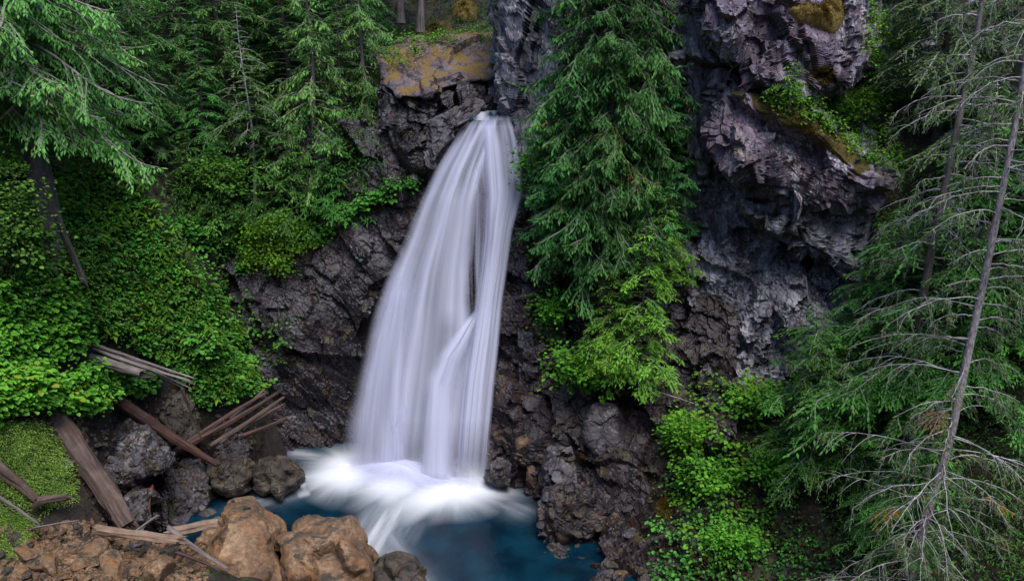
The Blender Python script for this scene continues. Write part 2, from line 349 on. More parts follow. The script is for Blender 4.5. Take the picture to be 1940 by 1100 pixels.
sheet('cliff_face', [(380, 470, 48), (430, 500, 47), (560, 480, 47), (650, 420, 47), (730, 365, 47), (790, 350, 46.8), (850, 290, 48), (900, 240, 48.4), (1000, 250, 46.5),
      (400, 640, 45.6), (470, 650, 45.2), (600, 600, 44.9), (700, 550, 44.8), (800, 480, 46.6), (900, 400, 46.9), (700, 640, 45.9), (880, 300, 47.9), (860, 520, 46.2), (1010, 430, 44.6), (500, 780, 45.0), (600, 760, 45.3), (680, 700, 45.6),
      (800, 700, 45.4), (900, 650, 45), (990, 650, 43.9), (560, 870, 45.2), (650, 890, 45.2), (800, 930, 44.2), (930, 960, 42.6), (420, 850, 45.5), (1010, 900, 42), (1060, 300, 45.5), (1060, 600, 43.5)],
      (380, 235, 1060, 980), 3.2, A_BIG, M['wet'], 'dark wet rock wall beside and behind the waterfall', 'cliff', 11, [(400, 500), (560, 470), (720, 360), (800, 330), (900, 230), (1060, 230), (1060, 1000), (600, 1000), (545, 860), (500, 740), (430, 610)], (0.62, 0.1, -0.78, 2.4), .6)
sheet('rock_spur', [(950, 620, 43.2), (1000, 560, 43), (1050, 640, 42), (1150, 720, 40), (1250, 690, 39.6), (1330, 700, 38.8), (950, 760, 41.6), (1050, 800, 39.6), (1150, 850, 38), (1250, 850, 36.8), (1330, 830, 36.2),
      (950, 900, 40.8), (1040, 950, 37.6), (1100, 1000, 35.2), (1180, 980, 34.8), (1250, 1000, 33.4), (1060, 1060, 33.5), (1150, 1090, 31.6), (1250, 1110, 30.6), (1350, 1000, 32.4), (1380, 1150, 29.6), (940, 980, 39.8), (1000, 1010, 37), (1040, 1080, 34), (1080, 1130, 32), (1150, 1160, 29.9)],
      (930, 560, 1400, 1170), 3.4, [(2.6, 1.0), (1.1, 0.42), (0.45, 0.12)], M['spur'], 'dark brown wet rock spur dropping into the pool on its right shore', 'cliff', 23, [(930, 560), (1250, 560), (1290, 700), (1270, 800), (1230, 900), (1200, 1100), (1000, 1170), (930, 1000)], (0.62, 0.1, -0.78, 2.2), .6)
sheet('right_cliff', [(1230, -120, 45), (1250, 100, 44), (1330, 200, 42.8), (1280, 400, 42.4), (1300, 600, 41), (1400, 560, 39.9), (1500, 560, 39.4), (1420, 700, 39.1), (1500, 750, 38.5), (1480, 455, 41.3), (1600, 500, 39.6),
      (1660, 400, 39.2), (1640, 650, 38.4), (1500, 395, 39.4), (1400, 440, 40.6), (1330, 760, 38.7), (1260, 720, 40.5), (1400, 100, 42.2), (1700, 100, 43), (1760, 500, 38.8), (1760, 720, 37), (1600, -120, 45), (1400, 800, 37.6), (1600, 830, 36.5)],
      (1225, -130, 1770, 830), 3.2, [(2.6, 0.9), (0.9, 0.5), (0.4, 0.22), (0.2, 0.07)], M['cliff'], 'grey lichened cliff face with a dark hollow right of the falls', 'cliff', 31, [(1240, -130), (1680, -130), (1660, 330), (1640, 520), (1560, 700), (1480, 760), (1330, 760), (1240, 700)], (0.15, 0.1, -1.0, 1.5), 0.5)
sheet('gully_wall', [(960, -200, 50), (1080, -150, 47.5), (1100, 100, 46.2), (1000, 200, 47), (1100, 400, 44.5), (1200, 300, 44.2), (1270, 100, 44.6), (1250, 500, 42.6), (1150, 600, 42.4), (1290, -150, 46), (1100, 720, 41), (1250, 700, 40.6)],
      (985, -200, 1300, 740), 5, [(2.6, 0.9), (0.9, 0.4)], M['wet'], 'shadowed rock wall behind the hanging cedars', 'cliff', 37, [(950, -200), (1300, -200), (1300, 740), (985, 740), (940, 200)])

sf = rbf([(1.7, 7.8), (3.3, 7.3), (4.9, 7.9), (4.8, 9.6), (3.3, 10.1), (2.0, 10.0), (1.8, 9.0), (3.0, 8.8)], [37.6, 42.0, 44.4, 38.4, 34.9, 33.7, 35.6, 38.8])
SHEETS.append((sf, [(175, 790), (280, 735), (350, 725), (500, 770), (500, 970), (340, 1015), (200, 1000), (165, 880)]))
V, F = make_ground(); add_bvh(V, F)
tag(link('ground', mesh_np('ground', V, F), M['soil']), 'dark mossy forest soil of the ravine slopes', 'ground', kind='structure')

def blob(name, outline, Yc, thick, mat, amps, label, cat='boulder', ky=0.0, kx=0.0, step=4.0, e=0.62, seed=0, kind=None, group=None, parent=None, bvh=True, na=0.2, curve=0.0):
    o = np.array(outline, float); o2 = np.vstack([o, o[:1]]); sl = np.linalg.norm(np.diff(o2, axis=0), axis=1); cum = np.concatenate([[0], np.cumsum(sl)])
    nt = int(max(28, min(260, cum[-1] / step))); t = np.linspace(0, cum[-1], nt, endpoint=False)
    ox = np.interp(t, cum, o2[:, 0]); oy = np.interp(t, cum, o2[:, 1])
    for _ in range(2):
        ox = (np.roll(ox, 1) + 2 * ox + np.roll(ox, -1)) / 4; oy = (np.roll(oy, 1) + 2 * oy + np.roll(oy, -1)) / 4
    cx, cy = (o[:, 0].min() + o[:, 0].max()) / 2, (o[:, 1].min() + o[:, 1].max()) / 2
    cx, cy = (cx + ox.mean()) / 2, (cy + oy.mean()) / 2
    rad = np.hypot(ox - cx, oy - cy).mean(); Rm = rad * Yc / FPX; pr = np.sin(np.linspace(0, 1, 400) * math.pi / 2); pd = np.clip(1 - pr ** (2 / e), 0, 1) ** (e / 2)
    arc = np.concatenate([[0], np.cumsum(np.hypot(np.diff(pr) * Rm, np.diff(pd) * thick))]); nn = int(max(12, min(150, 2 * arc[-1] / (step * Yc / FPX))))
    g = np.linspace(-1, 1, nn + 1); A, B = np.meshgrid(g, g); rr = np.maximum(np.abs(A), np.abs(B))
    th = (np.where(np.abs(A) >= np.abs(B), np.where(A > 0, B, 4 - B), np.where(B > 0, 2 - A, 6 + A)) / np.maximum(rr, 1e-6))
    th = np.where(np.abs(A) >= np.abs(B), np.where(A > 0, B / np.maximum(rr, 1e-6), 4 - B / np.maximum(rr, 1e-6)), np.where(B > 0, 2 - A / np.maximum(rr, 1e-6), 6 + A / np.maximum(rr, 1e-6)))
    tt = np.mod(th / 8, 1) * nt
    i0 = np.floor(tt).astype(int) % nt; w = tt - np.floor(tt)
    bx = ox[i0] * (1 - w) + ox[(i0 + 1) % nt] * w; by = oy[i0] * (1 - w) + oy[(i0 + 1) % nt] * w
    rho = np.interp(rr * arc[-1], arc, pr); dz = (np.clip(1 - rho ** (2 / e), 0, 1)) ** (e / 2)
    px = cx + rho * (bx - cx); py = cy + rho * (by - cy); Y0 = Yc + ky * (cy - py) / 100 + kx * (px - cx) / 100
    Vf = at(px, py, Y0 - dz * thick).reshape(-1, 3); Vb = at(px, py, Y0 + dz * thick).reshape(-1, 3)
    F = grid_faces(nn + 1, nn + 1); V = np.vstack([Vf, Vb]); F = np.vstack([F, F[:, ::-1] + len(Vf)])
    edge = np.where((rr > 1 - 1e-6).ravel())[0]; mp = np.arange(len(V)); mp[edge + len(Vf)] = edge; F = mp[F]
    used = np.unique(F); inv = np.zeros(len(V), int); inv[used] = np.arange(len(used)); V = V[used]; F = inv[F]
    N0 = normals(V, F)
    if ((V - V.mean(0)) * N0).sum() < 0: F = F[:, ::-1]
    V = rough(V, F, amps, seed, na, (0.4, 0.2, -0.9, 1.4), 0.35, 1 if mat in (M['tan'], M['brown']) else 0); Q = np.vstack([F[:, [0, 1, 2]], F[:, [0, 2, 3]]])
    # orientation outward
    c = V.mean(0)
    if bvh: add_bvh(V, Q)
    base = np.array([c[0], c[1], V[:, 2].min()])
    ob = link(name, mesh_np(name, V - base, Q), mat, parent); ob.location = base
    if parent is None: tag(ob, label, cat, group, kind)
    return ob
ST = dict(kind='structure', cat='rock')
# mossy slab above the lip, rock under it, lip block, pillar
blob('rock_slab', [(715, 105), (760, 84), (850, 72), (935, 68), (952, 90), (950, 128), (938, 152), (880, 158), (835, 172), (790, 188), (745, 185), (722, 160)], 51.5, 2.4, M['slab'], [(3.0, 0.35), (1.0, 0.14)],
     'sloping rock slab covered with orange moss above the falls', ky=4.4, e=0.28, seed=41, na=0.1, **ST)
blob('rock_buttress', [(728, 165), (790, 186), (860, 168), (935, 152), (938, 205), (900, 215), (850, 235), (835, 280), (800, 325), (775, 346), (745, 338), (730, 290), (722, 220)], 49.2, 2.0, M['wet'], [(1.6, 0.6), (0.6, 0.22)],
     'dark brown rock buttress under the mossy slab', ky=0.6, kx=0.4, e=0.4, seed=43, **ST)
blob('lip_rock', [(806, 232), (830, 218), (872, 196), (905, 186), (920, 200), (915, 214), (885, 222), (860, 255), (835, 290), (815, 318), (806, 290)], 46.9, 0.9, M['grey'], [(1.3, 0.35), (0.5, 0.1)],
     'pale grey jointed rock wedge beside the lip of the falls', ky=1.0, e=0.45, seed=45, **ST)
blob('rock_pillar', [(948, -80), (1060, -80), (1075, 100), (1065, 230), (1040, 300), (1010, 330), (985, 280), (965, 225), (942, 200), (938, 150), (952, 90), (945, 20)], 48.3, 2.8, M['cliff'], [(3.2, 0.7), (1.0, 0.32), (0.4, 0.1)],
     'tall grey rock pillar right of the lip of the falls', kx=-0.6, e=0.42, seed=47, **ST)
# right cliff blocks
blob('upper_overhang', [(1322, -90), (1660, -90), (1648, 20), (1642, 100), (1615, 160), (1560, 178), (1500, 172), (1455, 178), (1420, 158), (1408, 122), (1370, 88), (1326, 60), (1320, 0)], 40.6, 2.6, M['purple'], [(2.8, 0.75), (0.9, 0.36), (0.35, 0.14)],
     'overhanging purple grey rock block at the top of the right cliff', ky=0.5, e=0.3, seed=51, **ST)
blob('middle_overhang', [(1362, 142), (1400, 162), (1450, 188), (1500, 205), (1560, 235), (1600, 280), (1655, 330), (1650, 380), (1560, 385), (1490, 372), (1440, 368), (1405, 335), (1375, 300), (1345, 275), (1340, 230), (1355, 190)], 40.0, 2.1, M['purple'], [(2.2, 0.8), (0.8, 0.36), (0.33, 0.12)],
     'tilted dark purple rock block with a mossy top edge on the right cliff', ky=0.9, e=0.32, seed=53, **ST)
blob('lower_overhang', [(1395, 372), (1450, 380), (1560, 372), (1660, 380), (1670, 460), (1640, 520), (1560, 500), (1522, 478), (1518, 452), (1480, 432), (1440, 430), (1410, 412)], 39.6, 1.5, M['cliff'], [(1.8, 0.6), (0.7, 0.32), (0.3, 0.12)],
     'lower ledge of grey rock above the dark hollow of the right cliff', ky=0.7, e=0.45, seed=57, **ST)
blob('recess_rib', [(1285, 60), (1322, 55), (1365, 90), (1370, 200), (1345, 280), (1330, 330), (1300, 300), (1285, 200)], 42.3, 1.3, M['cliff'], [(1.6, 0.5), (0.6, 0.28)],
     'shadowed rock rib between the cedars and the right cliff', e=0.5, seed=59, **ST)
# boulders
BA = [(1.3, 0.42), (0.55, 0.10), (0.22, 0.02)]
blob('boulder', [(178, 850), (195, 812), (240, 790), (285, 800), (318, 835), (320, 868), (300, 895), (255, 915), (215, 918), (190, 895)], 37.2, 1.5, M['grey'], BA, 'largest grey boulder, lying beside the fallen logs', ky=2.0, e=0.6, seed=61)
blob('boulder', [(322, 900), (345, 868), (372, 872), (388, 905), (392, 955), (372, 975), (335, 972), (318, 945)], 38.4, 0.8, M['grey'], BA, 'wet speckled grey rock at the water edge below the crossed logs', ky=1.5, e=0.55, seed=62)
blob('boulder', [(396, 905), (408, 878), (440, 872), (470, 878), (477, 902), (462, 930), (430, 938), (403, 930)], 39.3, 1.0, M['brown'], BA, 'olive brown boulder at the tip of the reddish log', ky=1.5, e=0.5, seed=63)
blob('boulder', [(481, 905), (498, 872), (520, 861), (548, 872), (572, 905), (570, 922), (535, 938), (495, 942), (482, 925)], 39.7, 1.1, M['brown'], BA, 'dark brown boulder standing in the pool edged with white water', ky=1.5, e=0.55, seed=64)
blob('boulder', [(402, 850), (420, 828), (440, 824), (460, 840), (466, 872), (445, 885), (412, 880)], 41.0, 0.8, M['grey'], BA, 'blue grey boulder behind the olive brown boulder', ky=1.5, e=0.55, seed=65)
blob('boulder', [(205, 948), (235, 934), (285, 940), (292, 985), (280, 1005), (235, 1005), (210, 985)], 34.9, 0.8, M['grey'], BA, 'flat grey rock between the big brown log and the red stick', ky=2.5, e=0.55, seed=66)
blob('boulder', [(292, 945), (318, 935), (326, 965), (322, 1000), (296, 1004)], 36.2, 0.5, M['wet'], BA, 'small dark wet rock right of the red stick', ky=2.0, e=0.5, seed=67)
blob('boulder', [(380, 1025), (405, 990), (440, 970), (470, 962), (503, 980), (530, 1000), (536, 1060), (530, 1125), (470, 1150), (400, 1140), (360, 1080)], 32.8, 1.9, M['tan'], [(2.2, 0.6), (0.8, 0.16), (0.3, 0.05)], 'big orange tan boulder with a pointed top at the bottom', ky=1.8, e=0.52, seed=68)
blob('boulder', [(524, 1030), (548, 1000), (600, 988), (650, 994), (690, 1020), (712, 1060), (700, 1120), (640, 1150), (560, 1150), (530, 1090)], 32.4, 1.9, M['tan'], [(2.0, 0.8), (0.8, 0.16), (0.3, 0.04)], 'rounded orange boulder with dark pits on its top', ky=1.8, e=0.55, seed=69)
blob('boulder', [(700, 1080), (725, 1056), (755, 1046), (785, 1060), (806, 1100), (800, 1140), (715, 1140)], 31.6, 0.9, M['brown'], BA, 'dark angular boulder at the bottom edge of the pool', ky=1.8, e=0.52, seed=70)
blob('boulder', [(280, 790), (290, 745), (320, 728), (358, 732), (376, 770), (380, 830), (350, 855), (300, 840)], 40.3, 1.0, M['brown'], BA, 'tall brown rock behind the crossed logs under the grey splintered log', ky=1.0, e=0.5, seed=71)
blob('boulder', [(335, 650), (352, 630), (375, 632), (400, 655), (411, 680), (385, 694), (345, 686)], 41.8, 0.8, M['wet'], BA, 'dark rock poking out of the leafy slope', ky=1.0, e=0.5, seed=72)
blob('boulder', [(372, 785), (390, 762), (418, 764), (428, 790), (415, 812), (380, 812)], 42.2, 0.7, M['spur'], BA, 'brown rock behind the upright stick', ky=1.0, e=0.5, seed=73)
blob('boulder', [(1022, 970), (1040, 930), (1085, 918), (1140, 925), (1165, 955), (1150, 1005), (1105, 1035), (1055, 1035), (1030, 1008)], 35.9, 1.3, M['spur'], BA, 'brown rock head at the right water line', ky=1.0, e=0.55, seed=74)
blob('boulder', [(1020, 885), (1040, 848), (1085, 840), (1102, 880), (1090, 925), (1045, 932), (1022, 915)], 37.9, 1.0, M['grey'], BA, 'purple grey rock above the brown rock head on the right shore', ky=0.8, e=0.55, seed=75)
blob('boulder', [(1100, 800), (1125, 765), (1165, 770), (1182, 820), (1172, 880), (1135, 872), (1108, 840)], 38.4, 1.0, M['grey'], [(1.8, 0.25), (0.6, 0.08)], 'smooth dark grey rock face on the right spur', ky=0.8, e=0.55, seed=76)
blob('boulder', [(976, 850), (984, 832), (996, 838), (998, 870), (984, 878)], 39.8, 0.4, M['rust'], BA, 'small orange brown stone on the wet right wall', ky=0.4, e=0.6, seed=77)
blob('boulder', [(990, 880), (1005, 862), (1020, 880), (1014, 925), (996, 915)], 39.3, 0.5, M['rust'], BA, 'rust streaked upright rock below the small orange brown stone', ky=0.4, e=0.6, seed=78)
blob('boulder', [(1140, 1095), (1165, 1078), (1190, 1082), (1180, 1110), (1150, 1115)], 31.2, 0.5, M['rust'], BA, 'reddish rock at the bottom edge right of the pool', ky=1.4, e=0.6, seed=79)
blob('boulder', [(925, 885), (945, 866), (975, 880), (978, 905), (950, 915), (928, 908)], 40.2, 0.7, M['wet'], BA, 'low wet dark rock at the foot of the falls right side', ky=0.8, e=0.6, seed=80)
for k, (bx, by, br, ba) in enumerate([(66, 832, 20, 'upper small grey rock beside the big brown log'), (92, 845, 18, 'grey rock touching the big brown log'), (108, 878, 20, 'lower dark grey rock against the big brown log')]):
    an = np.linspace(0, 2 * math.pi, 9)[:-1]; rr = np.random.RandomState(k).uniform(0.75, 1.1, 8)
    blob('boulder', list(zip(bx + np.cos(an) * br * rr, by + np.sin(an) * br * 0.7 * rr)), 33.8 - (by - 830) * 0.03, 0.4, M['grey'], BA, ba, ky=2.0, seed=85 + k)

# ------------------------------------------------------------------ water
def water_mat():
    m, n, l, b = newmat('pool_water')
    a = n.new('ShaderNodeAttribute'); a.attribute_name = 'foam'
    tc = n.new('ShaderNodeTexCoord'); nz = noise(n, l, tc.outputs['Object'], 0.5, 3, 0.5)
    c = ramp(n, [(0.35, (0.001, 0.010, 0.020)), (0.7, (0.003, 0.030, 0.050))]); l.new(nz.outputs[0], c.inputs[0])
    col = mixc(n, l, a.outputs['Fac'], c.outputs[0], (0.82, 0.84, 0.88)); l.new(col, b.inputs['Base Color'])
    rr = ramp(n, [(0.0, 0.1), (0.5, 0.9)]); l.new(a.outputs['Fac'], rr.inputs[0]); l.new(rr.outputs[0], b.inputs['Roughness'])
    b.inputs['IOR'].default_value = 1.33
    bp = n.new('ShaderNodeBump'); bp.inputs['Strength'].default_value = 0.25; bp.inputs['Distance'].default_value = 0.08
    l.new(noise(n, l, tc.outputs['Object'], 2.2, 5, 0.65).outputs[0], bp.inputs['Height']); l.new(bp.outputs[0], b.inputs['Normal'])
    return m
M['water'] = water_mat()
IMP = [at(px, py, Y)[:2] for px, py, Y in ((668, 893, 42.2), (760, 915, 41.2), (860, 940, 40.2))]
def pool():
    xs = np.arange(-19, 9.01, 0.07); ys = np.arange(24, 47.01, 0.07); X, Y = np.meshgrid(xs, ys)
    P = np.stack([X, Y], -1); foam = np.zeros_like(X); Z = 0 * X
    for k, c in enumerate(IMP):
        d = P - c; r = np.hypot(d[..., 0], d[..., 1]); th = np.arctan2(d[..., 1], d[..., 0])
        ang = np.stack([np.cos(th) * 6, np.sin(th) * 6, r * 0.22 + k * 9], -1)
        st = 0.5 + fbm(ang * 1.0, 3, 60 + k) * 1.1 + fbm(ang * 3.2, 2, 63 + k) * 0.3
        reach = (3.6, 3.7, 4.4)[k] * (0.72 + 0.5 * (vnoise(np.stack([np.cos(th) * 1.6 + k * 7, np.sin(th) * 1.6, 0 * r], -1), 7)))
        q = r / reach
        w = np.clip((q - .4) / .6, 0, 1); w = w * w * (3 - 2 * w); f = np.clip(1.2 - q, 0, 1) ** 1.1 * ((1 - w) + w * np.clip(st * 1.15, 0, 1))
        foam = np.maximum(foam, f); Z = np.maximum(Z, 0.2 * np.exp(-(r / 1.5) ** 2))
    # trails of foam drawn out to the outlet and round the boulders
    for (pa, pb, w, s) in (((760, 945), (700, 1040), 1.3, .6), ((720, 1000), (790, 1100), 0.8, .3), ((560, 930), (470, 960), 0.9, .2), ((568, 915), (575, 935), 0.35, .8), ((920, 935), (985, 965), 0.9, .22), ((560, 860), (640, 870), 0.6, .4)):
        def w0(p):
            u = (550 - p[1]) / FPX; return at(p[0], p[1], -CAMZ / (-SP + u * CP) * (CP + u * SP))[:2]
        a, b = w0(pa), w0(pb); ab = b - a; t = np.clip(((P - a) @ ab) / (ab @ ab), 0, 1); dd = np.linalg.norm(P - (a + t[..., None] * ab), axis=-1)
        ln = np.stack([((P - a) @ np.array([-ab[1], ab[0]])) / np.linalg.norm(ab) * 3, t * 1.5, 0 * t], -1)
        foam = np.maximum(foam, s * np.exp(-(dd / w) ** 2) * np.clip(0.55 + fbm(ln, 4, 71) * 1.6, 0, 1))
    return np.stack([X, Y, Z], -1).reshape(-1, 3), grid_faces(len(ys), len(xs)), foam.ravel()
V, F, fo = pool()
tag(link('pool_water', mesh_np('pool_water', V, F, {'foam': np.clip(fo, 0, 1)}, True), M['water']), 'deep teal plunge pool with white foam below the falls', 'water', kind='structure')
def fall_mat():
    m, n, l, b = newmat('falling_white_water')
    a = n.new('ShaderNodeAttribute'); a.attribute_name = 'veil'
    b.inputs['Base Color'].default_value = (0.68, 0.69, 0.85, 1); b.inputs['Roughness'].default_value = 0.6; b.inputs['Specular IOR Level'].default_value = 0.2
    tl = n.new('ShaderNodeBsdfTranslucent'); tl.inputs[0].default_value = (0.68, 0.69, 0.85, 1)
    m1 = n.new('ShaderNodeMixShader'); m1.inputs[0].default_value = 0.35; l.new(b.outputs[0], m1.inputs[1]); l.new(tl.outputs[0], m1.inputs[2])
    tr = n.new('ShaderNodeBsdfTransparent'); mx = n.new('ShaderNodeMixShader')
    l.new(a.outputs['Fac'], mx.inputs[0]); l.new(tr.outputs[0], mx.inputs[1]); l.new(m1.outputs[0], mx.inputs[2]); l.new(mx.outputs[0], n['Material Output'].inputs[0])
    return m
M['fall'] = fall_mat()
falls = thing('waterfall', 'tall silky white waterfall plunging into the pool', 'waterfall', at(790, 915, 41.5)); falls['kind'] = 'structure'
def strand(name, left, right, seed, base=0.75, contrast=1.0, fade_top=0.02, fade_bot=0.0, el=0.08, er=0.08, bulge=0.5, nu=170, nv=220, freq=1.0, gaps=()):
    L = np.array(left, float); Rr = np.array(right, float)
    v = np.linspace(0, 1, nv); u = np.linspace(0, 1, nu)
    tl = np.linspace(0, 1, 400)
    def samp(A):
        y = np.interp(v, np.linspace(0, 1, len(A)), A[:, 1])
        ks = np.linspace(0, 1, len(A)); x = np.interp(v, ks, A[:, 0]); Yv = np.interp(v, ks, A[:, 2])
        kk = max(3, nv // 16) | 1; ker = np.hanning(kk + 2)[1:-1]; ker /= ker.sum()
        sm = lambda q: np.convolve(np.pad(q, kk // 2, mode='reflect', reflect_type='odd'), ker, 'valid')
        return sm(x), sm(y), sm(Yv)
    lx, ly, lY = samp(L); rx, ry, rY = samp(Rr)
    U, Vv = np.meshgrid(u, v)
    px = lx[:, None] * (1 - U) + rx[:, None] * U; py = ly[:, None] * (1 - U) + ry[:, None] * U; Yd = lY[:, None] * (1 - U) + rY[:, None] * U
    q = np.stack([U * 6.5 * freq, Vv * 1.5, 0 * U + seed], -1)
    s1 = fbm(q, 3, seed); s2 = fbm(q * np.array([5, 1.2, 1]), 3, seed + 5)
    Yd = Yd - bulge * np.sin(np.pi * U) - s1 * 0.45 - s2 * 0.05
    d = base + contrast * (s1 * 1.35 + s2 * 0.32)
    for (u0, v0, v1, w, amt) in gaps:
        d = d - amt * np.exp(-((U - u0) / w) ** 2) * np.clip((Vv - v0) / 0.06, 0, 1) * np.clip((v1 - Vv) / 0.08, 0, 1)
    fr = fbm(np.stack([Vv * 5, 0 * U + seed, U * 3], -1), 4, seed + 9) * .12
    ed = np.clip((U + fr - .02) / el, 0, 1) * np.clip((1 - U + fr - .02) / er, 0, 1) * np.clip(U / .03, 0, 1) * np.clip((1 - U) / .03, 0, 1)
    ed = ed * ed * (3 - 2 * ed)
    d = np.clip(d, 0, 1) * ed * np.clip(Vv / max(fade_top, 1e-3), 0, 1) 
    if fade_bot > 0: d = d * np.clip((1 - Vv) / fade_bot, 0, 1)
    P = at(px, py, Yd).reshape(-1, 3); base_ = np.array(falls.location)
    return link(name, mesh_np(name, P - base_, grid_faces(nv, nu), {'veil': d.ravel()}, True), M['fall'], falls)
LEFT = [(886, 218, 46.6), (856, 262, 46), (818, 322, 45.4), (788, 380, 45.0), (760, 450, 44.7), (730, 515, 44.4), (706, 580, 44.1), (682, 650, 43.8), (660, 720, 43.5), (644, 800, 43.2), (630, 900, 42.8)]
MIDL = [(950, 218, 46.2), (938, 262, 45.7), (920, 322, 45.2), (908, 380, 44.8), (902, 450, 44.4), (898, 515, 44.0), (900, 580, 43.6), (906, 650, 43.0), (908, 720, 42.5), (904, 800, 41.9), (896, 935, 40.7)]
strand('water_curtain', LEFT, MIDL, 3, 0.76, 1.0, el=0.16, er=0.10, gaps=((0.90, 0.25, 0.5, 0.05, 0.3), (0.12, 0.0, 0.13, 0.13, 0.6), (0.62, 0.02, 0.3, 0.06, 0.45), (0.45, 0.0, 0.12, 0.08, 0.5), (0.8, 0.05, 0.2, 0.05, 0.4), (0.75, 0.6, 0.95, 0.08, 0.35)), fade_bot=.11, fade_top=.05)
MIDR = [(900, 220, 46.4), (900, 262, 45.8), (902, 322, 45.2), (906, 380, 44.8), (908, 450, 44.2), (902, 515, 43.8), (892, 580, 43.3), (880, 650, 42.6), (868, 720, 42.0), (860, 800, 41.3), (852, 945, 40.2)]
RIGHT = [(972, 218, 46.2), (984, 262, 45.7), (994, 322, 45.2), (996, 370, 44.7), (976, 440, 44.0), (964, 515, 43.5), (955, 580, 43.0), (949, 650, 42.4), (941, 720, 41.8), (933, 800, 41.2), (920, 945, 39.9)]
strand('water_curtain', MIDR, RIGHT, 14, 0.76, 0.85, el=0.22, er=0.16, gaps=((0.12, 0.22, 0.45, 0.10, 0.3), (0.5, 0.0, 0.12, 0.1, 0.5), (0.8, 0.0, 0.2, 0.07, 0.4), (0.35, 0.3, 0.5, 0.06, 0.3)), nu=130, fade_bot=.11, fade_top=.05)
strand('water_curtain', [(898, 585, 43.0), (862, 622, 42.6), (826, 665, 42.2), (800, 720, 41.8), (790, 800, 41.3), (782, 930, 40.6)], [(912, 588, 42.9), (896, 640, 42.4), (880, 690, 42.0), (872, 740, 41.7), (868, 800, 41.2), (868, 938, 40.2)], 25, 0.85, 0.4, fade_top=0.1, el=0.35, er=0.35, bulge=0.3, nu=90, freq=0.5, fade_bot=.06)
strand('water_curtain', [(736, 500, 44.2), (712, 575, 43.8), (688, 650, 43.4), (668, 730, 43.0), (655, 810, 42.6), (645, 900, 42.2)], [(800, 500, 44.2), (800, 575, 43.6), (800, 650, 43.1), (800, 730, 42.5), (802, 810, 42.0), (806, 930, 41.2)], 36, 0.55, 0.8, fade_top=0.15, el=0.3, er=0.35, bulge=0.4, nu=100, fade_bot=.06)
strand('water_curtain', [(705, 790, 42.4), (700, 850, 42.1), (690, 915, 41.6)], [(775, 780, 42.0), (780, 850, 41.6), (790, 930, 41.0)], 39, 0.6, 0.7, fade_top=0.3, el=0.35, er=0.35, bulge=0.3, nu=60, nv=60, freq=.6, fade_bot=.1)
strand('water_curtain', [(880, 300, 45.6), (876, 400, 45.2), (874, 500, 44.6), (880, 590, 44.0), (884, 680, 43.2)], [(935, 300, 45.6), (930, 400, 45.1), (924, 500, 44.5), (922, 590, 43.9), (920, 680, 43.2)], 47, 0.3, 1.1, fade_top=.2, fade_bot=.2, el=.25, er=.25, nu=60, nv=90)
# spray thrown up at the foot: one long low bank of droplets, thin at its edge
def spray(name, c0, c1, w, hz, seed, dens, grow):
    c0 = np.array(c0); c1 = np.array(c1); nu, nv = 260, 70; th = np.linspace(0, 2 * math.pi, nu, endpoint=False); r = np.linspace(0.0, 1, nv)
    T, Rr = np.meshgrid(th, r); ax = (c1 - c0) / 2; la = np.linalg.norm(ax); ux = ax / la; uy = np.array([-ux[1], ux[0]]); mid = (c0 + c1) / 2
    st = fbm(np.stack([np.cos(T) * 3.2, np.sin(T) * 3.2, Rr * 1.5 + seed], -1), 3, seed)
    q = Rr * (1 + st * .3)
    X = (la + w) * q * np.cos(T); Yc = w * q * np.sin(T)
    P2 = mid + X[..., None] * ux + Yc[..., None] * uy
    lump = 1 + .45 * fbm(np.stack([P2[..., 0] * .6, P2[..., 1] * .6, 0 * X + seed], -1), 3, seed + 2)
    Z = hz * np.exp(-(Rr * 1.9) ** 2) * lump + grow
    d = np.clip(1.15 - Rr * 1.15, 0, 1) ** 1.3 * np.clip(dens + st * .55, 0, 1)
    link(name, mesh_np(name, np.stack([P2[..., 0], P2[..., 1], Z], -1).reshape(-1, 3) - np.array(falls.location), grid_faces(nv, nu, True), {'veil': d.ravel()}, True), M['fall'], falls)
spray('splash', IMP[0], IMP[2], 2.3, 0.8, 5, 0.95, 0.06); spray('splash', IMP[0] + np.array([.1, .2]), IMP[2] + np.array([-.1, .2]), 1.5, 1.0, 8, 0.7, 0.08)
def mist():
    m = bpy.data.materials.new('mist'); m.use_nodes = True; n = m.node_tree.nodes; l = m.node_tree.links; n.remove(n['Principled BSDF'])
    v = n.new('ShaderNodeVolumePrincipled'); v.inputs['Color'].default_value = (.9, .9, .95, 1); v.inputs['Anisotropy'].default_value = .2
    tc = n.new('ShaderNodeTexCoord'); ln = n.new('ShaderNodeVectorMath'); ln.operation = 'LENGTH'; l.new(tc.outputs['Object'], ln.inputs[0])
    f = mth(n, l, 'SUBTRACT', 1.0, ln.outputs['Value'], True); nz = noise(n, l, tc.outputs['Object'], 2.5, 3, .6)
    l.new(mth(n, l, 'MULTIPLY', mth(n, l, 'POWER', f, 1.4), mth(n, l, 'MULTIPLY', nz.outputs[0], 4.0)), v.inputs['Density']); l.new(v.outputs[0], n['Material Output'].inputs['Volume'])
    th = np.linspace(0, 2 * math.pi, 32, endpoint=False); ph = np.linspace(.01, math.pi - .01, 18); T, P = np.meshgrid(th, ph)
    o = link('mist', mesh_np('mist', np.stack([np.sin(P) * np.cos(T), np.sin(P) * np.sin(T), np.cos(P)], -1).reshape(-1, 3), grid_faces(18, 32, True)), m)
    c = (IMP[0] + IMP[2]) / 2; ax = IMP[2] - IMP[0]; o.location = (c[0], c[1] - .2, .5); o.scale = (np.linalg.norm(ax) / 2 + 2.6, 2.5, 3.0); o.rotation_euler = (0, 0, math.atan2(ax[1], ax[0]))
    return tag(o, 'white spray mist hanging at the foot of the falls', 'mist', kind='stuff')
mist()
